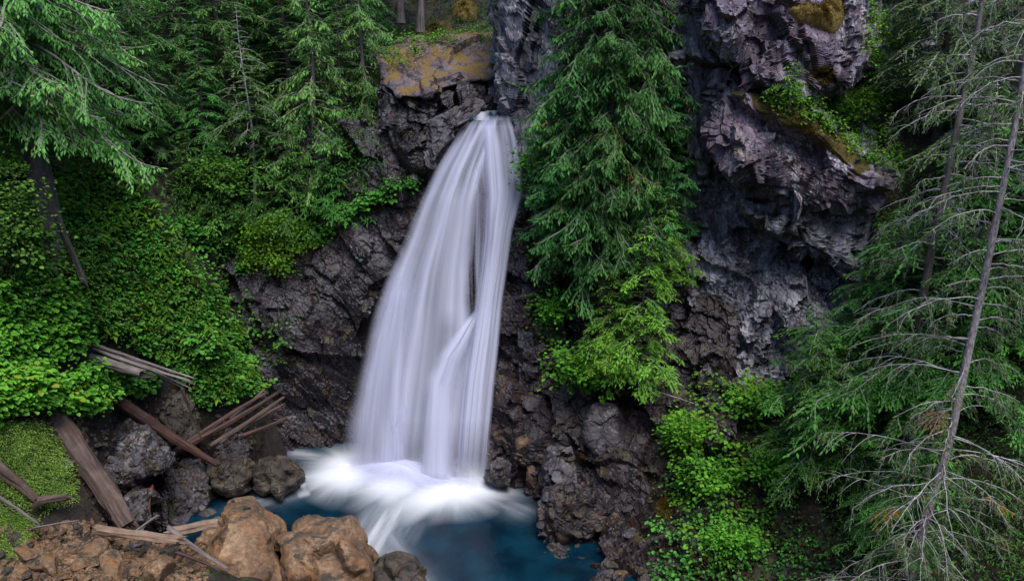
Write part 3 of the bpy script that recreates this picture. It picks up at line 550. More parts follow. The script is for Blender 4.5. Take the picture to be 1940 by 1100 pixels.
# stream above the lip
def stream():
    nu, nv = 30, 40; px = np.linspace(872, 972, nu); Y = np.linspace(46.0, 52, nv); U, W = np.meshgrid(np.linspace(-1, 1, nu), Y)
    X = -1.28 + (W - 46) * 0.05 + U * (1.15 - .06 * (W - 46)); Z = 20.0 - 0.45 * np.clip((47.4 - W) / 1.4, 0, 1) ** 2 + fbm(np.stack([X * .8, W * .5, 0 * X], -1), 2, 3) * 0.06
    return np.stack([X, W, Z], -1).reshape(-1, 3), grid_faces(nv, nu), np.clip(0.25 + fbm(np.stack([X * 3, W * 0.5, 0 * X], -1), 3, 5) * 1.5, 0, 0.5).ravel()
V, F, fo = stream()
tag(link('stream_water', mesh_np('stream_water', V, F, {'foam': fo}, True), M['water']), 'dark stream sliding over the lip of the falls', 'water', kind='structure')

BVH = BVHTree.FromPolygons([tuple(p) for p in np.vstack(TERR_V)], [tuple(f) for A in TERR_F for f in A.tolist()])
def hit(px, py):
    d = at(px, py, 40.0) - np.array([0, 0, CAMZ]); d /= np.linalg.norm(d)
    loc, nrm, idx, dist = BVH.ray_cast(Vector((0, 0, CAMZ)), Vector(d))
    return np.array(loc) if loc is not None else at(px, py, 45)
def hitn(px, py):
    d = at(px, py, 40.0) - np.array([0, 0, CAMZ]); d /= np.linalg.norm(d)
    loc, nrm, idx, dist = BVH.ray_cast(Vector((0, 0, CAMZ)), Vector(d))
    if loc is None: return None, None
    n = np.array(nrm); n = n if n @ d < 0 else -n
    return np.array(loc), n
def drop(x, y, zt=60.0):
    loc, *_ = BVH.ray_cast(Vector((x, y, zt)), Vector((0, 0, -1)))
    return loc[2] if loc is not None else float(ground_f(np.array([x, y])))
def gz(x, y): return float(ground_f(np.array([x, y])))

# ------------------------------------------------------------------ plants: builders
def unit(v): return v / (np.linalg.norm(v, axis=-1, keepdims=True) + 1e-9)
class Leaves:
    def __init__(s): s.V, s.F, s.T, s.n = [], [], [], 0
    def kites(s, B, D, N, L, W, T):
        """narrow pointed sprays: base, two shoulders, tip"""
        if len(B) == 0: return
        D = unit(D); S = unit(np.cross(D, N)); U = np.cross(S, D); L = np.broadcast_to(L, (len(B),))[:, None]; W = np.broadcast_to(W, (len(B),))[:, None]
        m = B + D * L * 0.42
        q = np.stack([B, m + S * W * 0.5, B + D * L - U * L * 0.12, m - S * W * 0.5], 1)
        k = len(B); s.V.append(q.reshape(-1, 3)); s.F.append(np.arange(k * 4).reshape(-1, 4) + s.n); s.T.append(np.repeat(np.clip(T, 0, 1), 4)); s.n += 4 * k
    def broad(s, B, D, N, L, W, T):
        """rounded folded leaves: two quads sharing the midrib"""
        if len(B) == 0: return
        D = unit(D); S = unit(np.cross(D, N)); U = np.cross(S, D); L = np.broadcast_to(L, (len(B),))[:, None]; W = np.broadcast_to(W, (len(B),))[:, None]
        a = B + D * L * 0.28 + U * W * 0.10; b = B + D * L * 0.72 + U * W * 0.08; tip = B + D * L - U * L * 0.12
        q = np.stack([B, a + S * W * .5, b + S * W * .42, tip, b - S * W * .42, a - S * W * .5], 1)
        k = len(B); i = np.arange(k)[:, None] * 6 + s.n
        s.V.append(q.reshape(-1, 3)); s.F.append(np.vstack([i + np.array([[0, 1, 2, 3]]), i + np.array([[0, 3, 4, 5]])])); s.T.append(np.repeat(np.clip(T, 0, 1), 6)); s.n += 6 * k
    def mesh(s, name): return mesh_np(name, np.vstack(s.V), np.vstack(s.F), {'tint': np.concatenate(s.T)})
class Tubes:
    def __init__(s): s.V, s.F, s.n = [], [], 0
    def add(s, pts, rad, k=5, cap=True):
        pts = np.asarray(pts, float); rad = np.broadcast_to(np.asarray(rad, float), (len(pts),))
        t = unit(np.gradient(pts, axis=0)); ref = np.array([0.3, 0.5, 0.81]) if abs(t[0] @ np.array([0.3, 0.5, 0.81])) < 0.9 else np.array([1.0, 0, 0])
        u = unit(np.cross(t, ref)); w = np.cross(t, u); a = np.linspace(0, 2 * math.pi, k, endpoint=False)
        ring = pts[:, None] + rad[:, None, None] * (np.cos(a)[None, :, None] * u[:, None] + np.sin(a)[None, :, None] * w[:, None])
        s.V.append(ring.reshape(-1, 3)); s.F.append(grid_faces(len(pts), k, True) + s.n); s.n += ring.shape[0] * k
        if cap:
            for e, c in ((0, pts[0] - t[0] * rad[0] * .2), (len(pts) - 1, pts[-1] + t[-1] * rad[-1] * .2)):
                ce = np.vstack([ring[e], c[None]]); i = np.arange(k); j = (i + 1) % k
                s.V.append(ce); f = np.stack([i, j, np.full(k, k), np.full(k, k)], -1)
                s.F.append(f[::2] * 0 + np.stack([i[::2], j[::2], (j[::2] + 1) % k if k % 2 == 0 else j[::2], np.full(len(i[::2]), k)], -1) + s.n if k % 2 == 0 else f + s.n); s.n += k + 1
    def mesh(s, name, smooth=True): return mesh_np(name, np.vstack(s.V), np.vstack(s.F), None, smooth)

def spray_branch(lv, tb, rs, P0, az, L, rise, droop, uptip, twl, sp, leafL, leafW, down, keep=1.0, tint0=0.5, thick=0.014, splay=0.6, hang=0.0, wood=True, level=0):
    M_ = max(4, int(L / sp)); s = np.linspace(0.02, 1, M_)
    out = np.array([math.cos(az), math.sin(az), 0]); side = np.array([-math.sin(az), math.cos(az), 0])
    wob = (rs.rand() - .5) * 0.5; w1, w2 = rs.uniform(0, 6, 2)
    pts = P0 + out * (L * s)[:, None] + side * (L * (wob * s * s + .035 * np.sin(s * 6 + w1) * s))[:, None]
    pts[:, 2] += L * (rise * s - droop * s ** 2 + uptip * s ** 4 + .03 * np.sin(s * 7 + w2) * s)
    tan = unit(np.gradient(pts, axis=0))
    if wood: tb.add(pts[::max(1, M_ // 9)], np.linspace(thick, thick * .3, len(pts[::max(1, M_ // 9)])), 4, False)
    if level == 0 and L > 1.3:
        for q in range(int(1.5 + L * 1.1)):
            u = rs.uniform(.22, .85); b = np.array([np.interp(u, s, pts[:, k]) for k in range(3)])
            sl = np.interp(u, s, tan[:, 2]); L2 = L * (1 - u * .75) * rs.uniform(.35, .62)
            spray_branch(lv, tb, rs, b, az + (1 if q % 2 else -1) * rs.uniform(.45, 1.05), L2, sl * .7 + .08, droop * .9, uptip * .6, twl * .62, sp, leafL, leafW, down, keep, tint0 + rs.normal(0, .07), thick * .45, splay, hang, wood, 1)
        twl *= .62
    s0 = np.clip((s - 0.10) / 0.12, 0, 1)
    tl = twl * ((1 - s) ** 0.6 + 0.14) * s0 * rs.uniform(.35, 1.4, M_)
    K = max(2, int(twl * 1.3 / (leafL * 0.42)))
    for sg in (1, -1):
        td = unit(tan * 0.8 + side * sg * 0.8 + np.array([0, 0, -1.0]) * (down + rs.uniform(-.2, .2, M_))[:, None] + rs.normal(0, .14, (M_, 3)))
        tls = tl * rs.uniform(.6, 1.2, M_) * (rs.rand(M_) < .9)
        k = np.arange(1, K + 1)[None] * (leafL * 0.42); ok = (k < tls[:, None]) & (rs.rand(M_, K) < keep)
        base = pts[:, None] + td[:, None] * k[..., None]; base[..., 2] -= hang * k ** 2
        perp = unit(np.cross(td, np.array([0, 0, 1.0])))[:, None]
        alt = np.where(np.arange(K) % 2 == 0, 1, -1)[None, :, None]
        d = unit(td[:, None] + perp * alt * splay + rs.normal(0, .2, (M_, K, 3)) + np.array([0, 0, -1.0]) * (down * .5))
        nrm = np.array([0, 0, 1.0]) + rs.normal(0, .4, (M_, K, 3)) + out * .15
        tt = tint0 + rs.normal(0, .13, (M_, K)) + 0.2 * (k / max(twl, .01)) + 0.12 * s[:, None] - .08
        sz = rs.uniform(.65, 1.35, (M_, K))
        lv.kites(base[ok], d[ok], nrm[ok], leafL * sz[ok], leafW * sz[ok], tt[ok])
    ok = (s > 0.15) & (rs.rand(M_) < keep)
    lv.kites(pts[ok], tan[ok] + rs.normal(0, .2, (ok.sum(), 3)), np.tile([0, 0, 1.0], (ok.sum(), 1)) + rs.normal(0, .3, (ok.sum(), 3)), leafL * 1.2, leafW * 1.2, tint0 + 0.15 + 0 * s[ok])

def conifer(seed, h, r, z0=0.12, nb=80, style='hemlock', tr=0.16, leafL=0.24, leafW=0.085, keep=1.0, bare=0.0, lean=(0, 0), azs=None, shape=0.85, sp=0.15, rag=0.38):
    rs = np.random.RandomState(seed); lv, tb, tk = Leaves(), Tubes(), Tubes()
    tz = np.linspace(0, 1, 16)
    path = np.stack([lean[0] * tz + 0.12 * np.sin(tz * 7 + seed) * (h / 12), lean[1] * tz + 0.1 * np.cos(tz * 5 + seed) * (h / 12) - .1, tz * h], -1)
    tk.add(path, tr * (1 - tz * 0.93) * (1 + 0.5 * np.exp(-tz * 14)), 10)
    for i in range(nb):
        t = (i + rs.rand()) / nb; zt = z0 + (1 - z0) * t
        P0 = np.array([np.interp(zt, tz, path[:, k]) for k in range(3)])
        L = r * ((1 - t) ** shape * (0.7 + 0.3 * min(1, t / .12)) + 0.06) * rs.uniform(.88 - rag, .88 + rag)
        az = i * 2.39996 + rs.uniform(-.4, .4) if azs is None else rs.uniform(*azs)
        t0 = 0.45 + rs.normal(0, .13); kp = 0.0 if rs.rand() < bare else keep
        if style == 'hemlock':
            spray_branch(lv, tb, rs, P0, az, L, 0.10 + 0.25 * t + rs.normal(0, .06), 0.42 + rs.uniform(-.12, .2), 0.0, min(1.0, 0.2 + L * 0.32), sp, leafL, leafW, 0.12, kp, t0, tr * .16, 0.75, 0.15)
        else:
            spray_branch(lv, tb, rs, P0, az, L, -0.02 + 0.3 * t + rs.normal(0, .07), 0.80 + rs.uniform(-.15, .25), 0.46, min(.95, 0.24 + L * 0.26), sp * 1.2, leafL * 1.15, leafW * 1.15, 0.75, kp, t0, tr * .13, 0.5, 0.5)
    return tk, tb, lv
def make_tree(name, label, cat, loc, mats, group=None, rz=0.0, parts=None, **kw):
    tk, tb, lv = conifer(**kw)
    t = thing(name, label, cat, loc, group, rz)
    link('trunk', tk.mesh('trunk'), mats[1], t)
    cr = link('crown', lv.mesh('crown'), mats[0], t)
    link('branches', tb.mesh('branches'), mats[2] if len(mats) > 2 else mats[1], t)
    return t
def shrub_mesh(seed, rx, ry, rz, nc, nl, leaf, kind='broad', cr=0.3, up=0.8, flat=0.0):
    rs = np.random.RandomState(seed); lv, tb = Leaves(), Tubes()
    for c in range(nc):
        d = rs.normal(0, 1, 3); d[2] = d[2] * .85 + .25; d /= np.linalg.norm(d); q = rs.uniform(.25, 1.0) ** .6 * (1 + 0.22 * math.sin(3 * math.atan2(d[1], d[0]) + seed)) * rs.choice([.8, 1.0, 1.25], p=[.4, .4, .2])
        cc = np.array([d[0] * rx * q, d[1] * ry * q, rz * .55 + d[2] * rz * .5 * q])
        k = max(3, int(nl * rs.uniform(.5, 1.5))); t0 = 0.45 + rs.normal(0, .16)
        o = rs.normal(0, cr, (k, 3)) * np.array([1, 1, .55])
        D = o * np.array([1, 1, .3]) + rs.normal(0, .35, (k, 3)) * cr + d * cr * .7 - np.array([0, 0, .15]) * cr
        N = np.array([0, 0, up]) + d * .5 + rs.normal(0, .32, (k, 3))
        L = leaf * rs.uniform(.4, 1.35, k) * rs.uniform(.7, 1.15)
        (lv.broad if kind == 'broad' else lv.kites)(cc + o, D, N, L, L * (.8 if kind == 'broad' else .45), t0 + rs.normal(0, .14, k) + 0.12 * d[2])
        if c % 4 == 0:
            tt = np.linspace(0, 1, 6)[:, None]; b0 = np.array([rs.normal(0, .08), rs.normal(0, .08), 0]); tb.add(b0 * (1 - tt) + cc * tt + np.array([0, 0, .25]) * np.sin(tt * 3.1), np.linspace(.03, .008, 6), 4, False)
    return lv, tb
def make_shrub(name, label, loc, mat, group=None, cat='shrub', wood=None, rot=0.0, **kw):
    lv, tb = shrub_mesh(**kw); t = thing(name, label, cat, loc, group, rot)
    link('foliage', lv.mesh('foliage'), mat, t); link('stems', tb.mesh('stems'), wood or M['darkbark'], t)
    return t
def cover(name, label, polys, n, mat, leaf=(0.18, 0.34), per=11, hgt=(0.25, 0.8), seed=0, kind='broad', cat='undergrowth', spread=0.38, up=1.0):
    """ground cover rooted where the slope or rock really is"""
    rs = np.random.RandomState(seed); lv = Leaves(); B, D, N, L, T = [], [], [], [], []
    for poly in polys:
        p = np.array(poly, float); x0, y0 = p.min(0); x1, y1 = p.max(0); got = 0; tries = 0
        while got < n and tries < n * 6:
            tries += 1; a, b = rs.uniform(x0, x1), rs.uniform(y0, y1)
            if not inpoly(np.array([a]), np.array([b]), poly)[0]: continue
            P, nr = hitn(a, b)
            if P is None or P[2] < 0.1: continue
            pt = float(fbm(P[None] * .9, 3, seed + 40)[0]); pz = float(fbm(P[None] * .33, 2, seed + 50)[0])
            if kind == 'broad' and pt < -.13: continue
            got += 1; k = rs.randint(per // 2, per + per // 2); hh = (hgt[0] + (hgt[1] - hgt[0]) * min(1, max(0, .45 + pt * 1.8))) * rs.uniform(.6, 1.3); c = P + nr * hh * .45 + np.array([0, 0, hh * .6])
            clump = 0.42 + 1.0 * pz + .8 * pt + rs.normal(0, .12); ls = rs.uniform(.55, 1.2)
            an = rs.uniform(0, 6.28, k); q = spread * np.sqrt(rs.rand(k)); o = np.stack([np.cos(an) * q, np.sin(an) * q, -q * .5 + rs.normal(0, .12, k)], -1)
            B.append(c + o); D.append(np.stack([np.cos(an), np.sin(an), -.35 + rs.normal(0, .25, k)], -1)); N.append(np.array([0, 0, up]) + nr * .35 + rs.normal(0, .28, (k, 3)))
            L.append(rs.uniform(*leaf, k) * ls); T.append(clump + rs.normal(0, .13, k))
    B, D, N, L, T = map(np.concatenate, (B, D, N, L, T))
    (lv.broad if kind == 'broad' else lv.kites)(B, D, N, L, L * (.85 if kind == 'broad' else .3), T)
    return tag(link(name, lv.mesh(name), mat), label, cat, kind='stuff')

# ------------------------------------------------------------------ ground cover
LS = [(-80, 430), (120, 345), (250, 335), (330, 470), (430, 610), (490, 740), (385, 770), (330, 700), (200, 640), (-80, 560)]
cover('undergrowth', 'deep green leafy undergrowth covering the left slope', [LS], 1300, M['leafdeep'], leaf=(.12, .26), hgt=(.15, 1.2), seed=1)
cover('undergrowth', 'pale small leaved shrubs scattered over the left slope', [LS], 420, M['leafpale'], leaf=(.07, .15), per=18, hgt=(.5, 1.6), seed=23)
cover('undergrowth', 'dry brown stems and dead fronds scattered over the left slope', [LS], 150, M['russet2'], leaf=(.25, .6), per=6, hgt=(.4, 1.3), seed=24, kind='kite', spread=.15)
cover('undergrowth', 'lighter green leafy clumps mixed through the left slope', [LS], 900, M['leafy'], leaf=(.10, .22), hgt=(.2, 1.5), seed=21)
cover('undergrowth', 'ferny feathered growth mixed through the left slope', [LS], 750, M['hembright'], leaf=(.3, .7), per=10, hgt=(.4, 1.3), seed=22, kind='kite', spread=.15)
cover('undergrowth', 'bright green broad leaved undergrowth at the left edge above the logs', [[(-80, 555), (110, 560), (160, 640), (130, 700), (205, 745), (190, 790), (90, 790), (-80, 800)]], 1500, M['leafy'], leaf=(.14, .3), hgt=(.2, 1.6), seed=2)
cover('undergrowth', 'pale yellowish leafy undergrowth in the middle of the left slope', [[(100, 470), (230, 480), (300, 560), (330, 640), (250, 640), (110, 580)]], 420, M['leafpale'], leaf=(.1, .2), hgt=(.2, 1.3), seed=3)
cover('undergrowth', 'leafy plants along the foot of the left slope beside the log heap', [[(330, 690), (420, 640), (490, 730), (440, 760), (380, 770)], [(210, 700), (290, 720), (270, 745), (215, 740)]], 170, M['leafdeep'], seed=4)
cover('grass', 'short fresh green grass on the bank at the lower left', [[(-60, 790), (80, 800), (130, 880), (135, 945), (60, 960), (-60, 900)], [(-60, 940), (60, 985), (20, 1060), (-60, 1060)]], 1500, M['grass'], leaf=(.06, .13), per=26, hgt=(.0, .04), seed=5, kind='kite', cat='grass', up=.2)
cover('undergrowth', 'sparse creeping leaves on the dark gully rock left of the falls', [[(430, 560), (500, 540), (560, 600), (520, 720), (480, 740), (440, 640)], [(360, 470), (420, 520), (430, 600), (370, 560)]], 70, M['leafdeep'], leaf=(.12, .24), per=8, hgt=(.05, .3), seed=6)
cover('undergrowth', 'leafy low plants on the ledge under the forest left of the falls', [[(300, 420), (470, 430), (470, 520), (380, 480)], [(560, 430), (640, 420), (740, 350), (800, 330), (760, 372), (680, 400), (600, 470)]], 260, M['leafdeep'], leaf=(.14, .28), seed=7)
cover('undergrowth', 'dark green brush on the steep forest floor behind the hemlocks', [[(-60, 60), (720, -40), (720, 330), (560, 420), (330, 420), (240, 330), (110, 340), (-60, 300)]], 1500, M['hemdark'], leaf=(.2, .4), per=12, hgt=(.3, 1.6), seed=8, kind='kite', spread=.7)
cover('undergrowth', 'yellow green plants on the mossy shelf above the falls', [[(720, 30), (800, 50), (800, 110), (740, 130), (715, 90)], [(800, 60), (940, 60), (940, 80), (810, 85)]], 120, M['leafyel'], leaf=(.07, .16), per=12, hgt=(.1, .5), seed=9)
cover('undergrowth', 'scattered bright leaves on the shaded slope right of the spur', [[(1260, 770), (1330, 690), (1420, 740), (1480, 780), (1480, 1000), (1400, 1090), (1330, 1090), (1270, 960)]], 330, M['leafy'], leaf=(.12, .26), per=8, hgt=(.1, .5), seed=10)
cover('undergrowth', 'dark leaves and litter on the shaded bank at the lower right', [[(1230, 980), (1330, 940), (1560, 1000), (1640, 1100), (1240, 1110)]], 170, M['hem'], leaf=(.1, .2), per=7, hgt=(.05, .3), seed=11)
cover('undergrowth', 'green and yellow plants on the ledge over the dark purple rock', [[(1430, 180), (1560, 180), (1680, 230), (1720, 330), (1640, 310), (1560, 250)], [(1640, 0), (1760, 0), (1700, 200), (1640, 170)]], 330, M['leafyel'], leaf=(.06, .15), per=14, hgt=(.05, .5), seed=12)
cover('undergrowth', 'small green plants on the wet rock below the hanging cedars', [[(990, 470), (1060, 460), (1080, 640), (1110, 720), (1050, 720), (1000, 600)]], 90, M['leafy'], leaf=(.14, .28), per=8, hgt=(.1, .4), seed=13)
cover('undergrowth', 'dark green brush on the steep slope behind the dead hemlock', [[(1650, 120), (1990, -40), (1990, 1120), (1600, 1120), (1540, 900), (1600, 620), (1660, 420)]], 2400, M['hem'], leaf=(.1, .24), per=14, hgt=(.2, 1.5), seed=14, kind='kite', spread=.6)
cover('undergrowth', 'dark brush under the trees above the mossy slab', [[(720, -40), (945, -40), (945, 66), (800, 62), (720, 40)]], 260, M['hemdark'], leaf=(.15, .4), per=12, hgt=(.2, 1.2), seed=41, kind='kite', spread=.5)
cover('moss', 'orange moss and short growth on the top of the mossy slab', [[(725, 100), (850, 75), (938, 72), (945, 100), (850, 110), (790, 130), (730, 135)]], 420, M['mossleaf'], leaf=(.05, .12), per=12, hgt=(.01, .05), seed=15, kind='kite', cat='moss', up=.3)

# ------------------------------------------------------------------ trees
def gbase(px, py, Y): p = at(px, py, Y); return (float(p[0]), float(p[1]), float(p[2]))
def ztop(py, Y): return float(at(970, py, Y)[2])
def wpos(px, py, Y):                      # root a tree on the soil under that point
    p = at(px, py, Y); return (float(p[0]), float(p[1]), gz(p[0], p[1]) - 0.15)
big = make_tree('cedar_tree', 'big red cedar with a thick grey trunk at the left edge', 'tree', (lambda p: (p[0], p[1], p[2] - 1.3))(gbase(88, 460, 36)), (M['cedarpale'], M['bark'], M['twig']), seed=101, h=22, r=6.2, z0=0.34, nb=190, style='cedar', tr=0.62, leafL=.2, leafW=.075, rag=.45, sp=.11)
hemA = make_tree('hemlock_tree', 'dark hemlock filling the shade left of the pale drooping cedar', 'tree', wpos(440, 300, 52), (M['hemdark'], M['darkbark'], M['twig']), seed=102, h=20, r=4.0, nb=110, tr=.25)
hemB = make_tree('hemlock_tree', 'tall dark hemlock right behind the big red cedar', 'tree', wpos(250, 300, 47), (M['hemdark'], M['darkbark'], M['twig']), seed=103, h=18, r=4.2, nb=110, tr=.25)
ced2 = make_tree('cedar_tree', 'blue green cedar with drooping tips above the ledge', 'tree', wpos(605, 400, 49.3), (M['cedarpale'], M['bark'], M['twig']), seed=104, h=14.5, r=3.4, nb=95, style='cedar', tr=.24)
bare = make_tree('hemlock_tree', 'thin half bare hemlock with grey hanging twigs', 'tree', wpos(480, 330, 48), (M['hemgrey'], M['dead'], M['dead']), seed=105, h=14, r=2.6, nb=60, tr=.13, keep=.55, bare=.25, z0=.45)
HG = 'hemlocks of the dark wood left of the falls'
for k, (src, px, py, Y, sc, lab) in enumerate([
    (hemA, 560, 330, 53, .8, 'bushy dark hemlock between the blue green cedar and the half bare hemlock'), (hemB, 470, 240, 58, 1.0, 'distant hemlock straight behind the thin half bare hemlock'), (hemA, 230, 330, 45.5, .65, 'middle sized dark hemlock under the boughs of the big red cedar'),
    (hemB, 370, 330, 50.5, .75, 'middle sized dark hemlock at the centre of the dark wood'), (hemA, 655, 360, 50.5, .55, 'low hemlock filling the gap left of the rock buttress'),
    (hemA, 330, 260, 57, 1.15, 'dark hemlock standing deepest in the wood left of the falls'),
    (hemB, 530, 250, 56, 1.1, 'dark hemlock behind the thin half bare hemlock'),
    (hemA, 690, 260, 55, .9, 'dark hemlock at the left end of the mossy slab'),
    (hemB, 640, 180, 60, 1.1, 'high hemlock behind the blue green drooping cedar'),
    (hemA, 180, 250, 44, .85, 'dark hemlock half hidden by the big red cedar'),
    (hemB, 400, 380, 48.5, .55, 'shorter dark hemlock low in the wood above the gully'),
    (hemA, 300, 380, 46.5, .5, 'short dark hemlock at the head of the leafy slope'),
    (hemB, 20, 200, 43, 1.0, 'dark hemlock beyond the big red cedar at the left border')]):
    dup(src, lab, wpos(px, py, Y), k * 1.7 + .5, sc, HG)
dup(ced2, 'narrow cedar between the drooping cedar and the mossy slab', wpos(695, 330, 51), 2.0, (.75, .75, .85))
dup(ced2, 'pale cedar beyond the big red cedar at the upper left corner', wpos(-20, 300, 38), 1.0, (1.1, 1.1, 1.2))
# saplings on the ledge
sap = make_tree('hemlock_sapling', 'layered young hemlock on the ledge behind the round yellow green bush', 'tree', gbase(560, 455, 47.3), (M['hem'], M['darkbark'], M['darkbark']), seed=110, h=7.0, r=2.6, z0=.08, nb=60, tr=.10, leafL=.22)
for k, (px, py, Y, sc, lab) in enumerate([(640, 440, 47.6, .95, 'young hemlock with layered boughs nearest the bare rock wall'), (430, 465, 46.8, .95, 'young hemlock left of the round yellow green bush'),
    (700, 375, 48.3, .8, 'small hemlock under the left end of the mossy slab'), (370, 430, 46.6, .8, 'leftmost young hemlock over the dark gully'), (500, 400, 48.5, 1.2, 'taller young hemlock between the ledge and the wood')]):
    dup(sap, lab, gbase(px, py, Y), k * 1.1 + 1, sc, 'young hemlocks on the ledge left of the falls')
make_shrub('bush', 'round yellow green bush hanging over the dark gully rock', gbase(522, 545, 46.0), M['leafyel'], seed=120, rx=2.2, ry=1.6, rz=4.2, nc=150, nl=30, leaf=.15)
make_shrub('bush', 'pale lichened bush in front of the cedar trunk at the left edge', gbase(15, 585, 33.2), M['leafpale'], seed=121, rx=2.2, ry=1.6, rz=6.6, nc=210, nl=30, leaf=.17)
make_shrub('bush', 'tuft of light yellow green leaves in the dark wood', wpos(450, 160, 53.0), M['leafyel'], seed=122, rx=1.2, ry=1.0, rz=5.2, nc=60, nl=18, leaf=.2)
make_shrub('bush', 'deep green bush on the ledge left of the young hemlocks', gbase(420, 400, 46.6), M['leafdeep'], seed=123, rx=1.7, ry=1.4, rz=3.2, nc=90, nl=26, leaf=.17)
make_shrub('bush', 'leafy bush right of the splintered grey log', hit(400, 740), M['leafdeep'], seed=126, rx=1.3, ry=1.0, rz=1.7, nc=50, nl=22, leaf=.22)
# beyond the lip
for k, (px, py, Y, h, lab) in enumerate([(764, 45, 58, 15, 'slim grey trunked tree standing left above the mossy slab'), (800, 62, 57, 15, 'slim grey trunked tree next to the mossy boulders')]):
    make_tree('fir_tree', lab, 'tree', gbase(px, py, Y), (M['hemdark'], M['bark'], M['twig']), seed=130 + k, h=h, r=2.6, z0=.42, nb=50, tr=.22)
# hanging cedars right of the falls
cc = make_tree('cedar_tree', 'left hanging cedar clinging to the rock right of the falls', 'tree', gbase(1100, 545, 41.6), (M['cedar'], M['bark'], M['twig']), seed=140, h=22, r=2.7, z0=.06, nb=210, style='cedar', tr=.26, leafL=.22, leafW=.085, shape=.3, rag=.7, sp=.11)
dup(cc, 'right hanging cedar beside the shadowed rock rib', gbase(1200, 540, 41.0), 2.4, (.85, .85, 1.05))
dup(cc, 'small cedar low on the rock beside the falls', gbase(1058, 500, 41.8), 3.3, (.6, .6, .42))
dup(cc, 'small cedar against the shadowed rock rib', gbase(1245, 470, 41.2), 5.1, (.6, .6, .4))
dup(cc, 'middle hanging cedar nearest the viewer of the cedars by the falls', gbase(1150, 560, 40.2), 4.1, (.8, .8, .8))
h1 = make_tree('hemlock_tree', 'bright layered hemlock under the hanging cedars', 'tree', gbase(1210, 735, 38.6), (M['hembright'], M['darkbark'], M['twig']), seed=141, h=8.6, r=3.0, z0=.1, nb=70, tr=.15)
dup(h1, 'smaller hemlock with its foot on the spur below the cedars', gbase(1150, 720, 38.9), 1.3, .7)
dup(h1, 'hemlock bough clump reaching toward the grey cliff', gbase(1255, 560, 40.0), 2.9, .62)
make_shrub('bush', 'yellow green vine maple hanging beside the top of the falls', gbase(1015, 385, 44.0), M['leafyel'], seed=142, rx=1.3, ry=1.0, rz=3.4, nc=70, nl=24, leaf=.17)
make_shrub('bush', 'bright green bush at the foot of the bright layered hemlock', gbase(1105, 745, 39.2), M['leafy'], seed=143, rx=1.7, ry=1.2, rz=2.4, nc=80, nl=24, leaf=.22)
make_shrub('bush', 'small green bush on the dark rock right beside the falls', gbase(1048, 620, 41.8), M['leafy'], seed=144, rx=.9, ry=.8, rz=1.8, nc=36, nl=20, leaf=.2)
# ledge sapling and right slope
make_tree('fir_sapling', 'tiny bright sapling on the mossy ledge of the right cliff', 'tree', hit(1492, 214), (M['hembright'], M['dead'], M['twig']), seed=145, h=2.3, r=1.1, z0=.3, nb=34, tr=.05, leafL=.16, leafW=.06, sp=.1)
for k, (px, py, rx, rz, mat, leaf, lab) in enumerate([
    (1300, 850, 1.0, 1.8, 'leafyel', .17, 'light green bush at the top left of the right slope'), (1345, 950, 1.4, 2.0, 'leafy', .2, 'bright green bush in the middle of the right slope'),
    (1425, 800, 1.4, 2.2, 'leafy', .2, 'bright green bush right under the grey cliff'), (1390, 1040, 1.0, 1.1, 'leafy', .15, 'darker round leaved bush low on the right slope'),
    (1470, 930, 1.3, 2.0, 'leafy', .18, 'bright green bush between the right slope bushes and the hemlock'), (1620, 230, 1.4, 1.6, 'leafyel', .16, 'yellow green bush on the ledge right of the tiny sapling')]):
    make_shrub('bush', lab, hit(px, py), M[mat], seed=150 + k, rx=rx, ry=rx * .8, rz=rz, nc=60, nl=24, leaf=leaf)
g1 = make_tree('hemlock_tree', 'broad hemlock with long pale boughs left of the dead trunk', 'tree', wpos(1690, 820, 32.0), (M['hem'], M['bark'], M['dead']), seed=160, h=14.5, r=5.4, z0=.05, nb=120, tr=.2, lean=(2.6, .4), leafL=.22)
g2 = make_tree('hemlock_tree', 'grey green hemlock in the upper right corner', 'tree', wpos(1880, 420, 36.5), (M['hemgrey'], M['bark'], M['dead']), seed=161, h=15, r=4.6, z0=.08, nb=110, tr=.22, leafL=.22, keep=.85)
dup(g2, 'grey green hemlock between the ledge and the upper right corner', wpos(1760, 330, 39.5), 2.2, .9)
dup(g2, 'high hemlock at the top edge behind the upper overhang', wpos(1690, 120, 44.5), 4.0, .8)
dup(g1, 'bright boughed hemlock low in front of the grey cliff', wpos(1570, 990, 32.4), 3.0, (.62, .62, .55))
dup(g1, 'dark hemlock at the bottom edge left of the dead trunk foot', wpos(1690, 1150, 28.6), 1.2, (.5, .5, .45))
dup(g1, 'hemlock with bright boughs half way up in front of the grey cliff', wpos(1610, 760, 34.5), 5.0, (.6, .6, .6))
dup(g1, 'dark hemlock behind the leaning dead trunk', wpos(1790, 900, 30.5), .4, (.7, .7, .7))
dup(g2, 'grey green hemlock beyond the dead trunk at the right border', wpos(1950, 640, 33), 5.2, .85)
rc = make_tree('cedar_tree', 'green cedar at the right border behind the dead trunk', 'tree', wpos(1925, 900, 30.5), (M['cedar'], M['bark'], M['twig']), seed=162, h=13, r=3.6, z0=.05, nb=95, style='cedar', tr=.2)
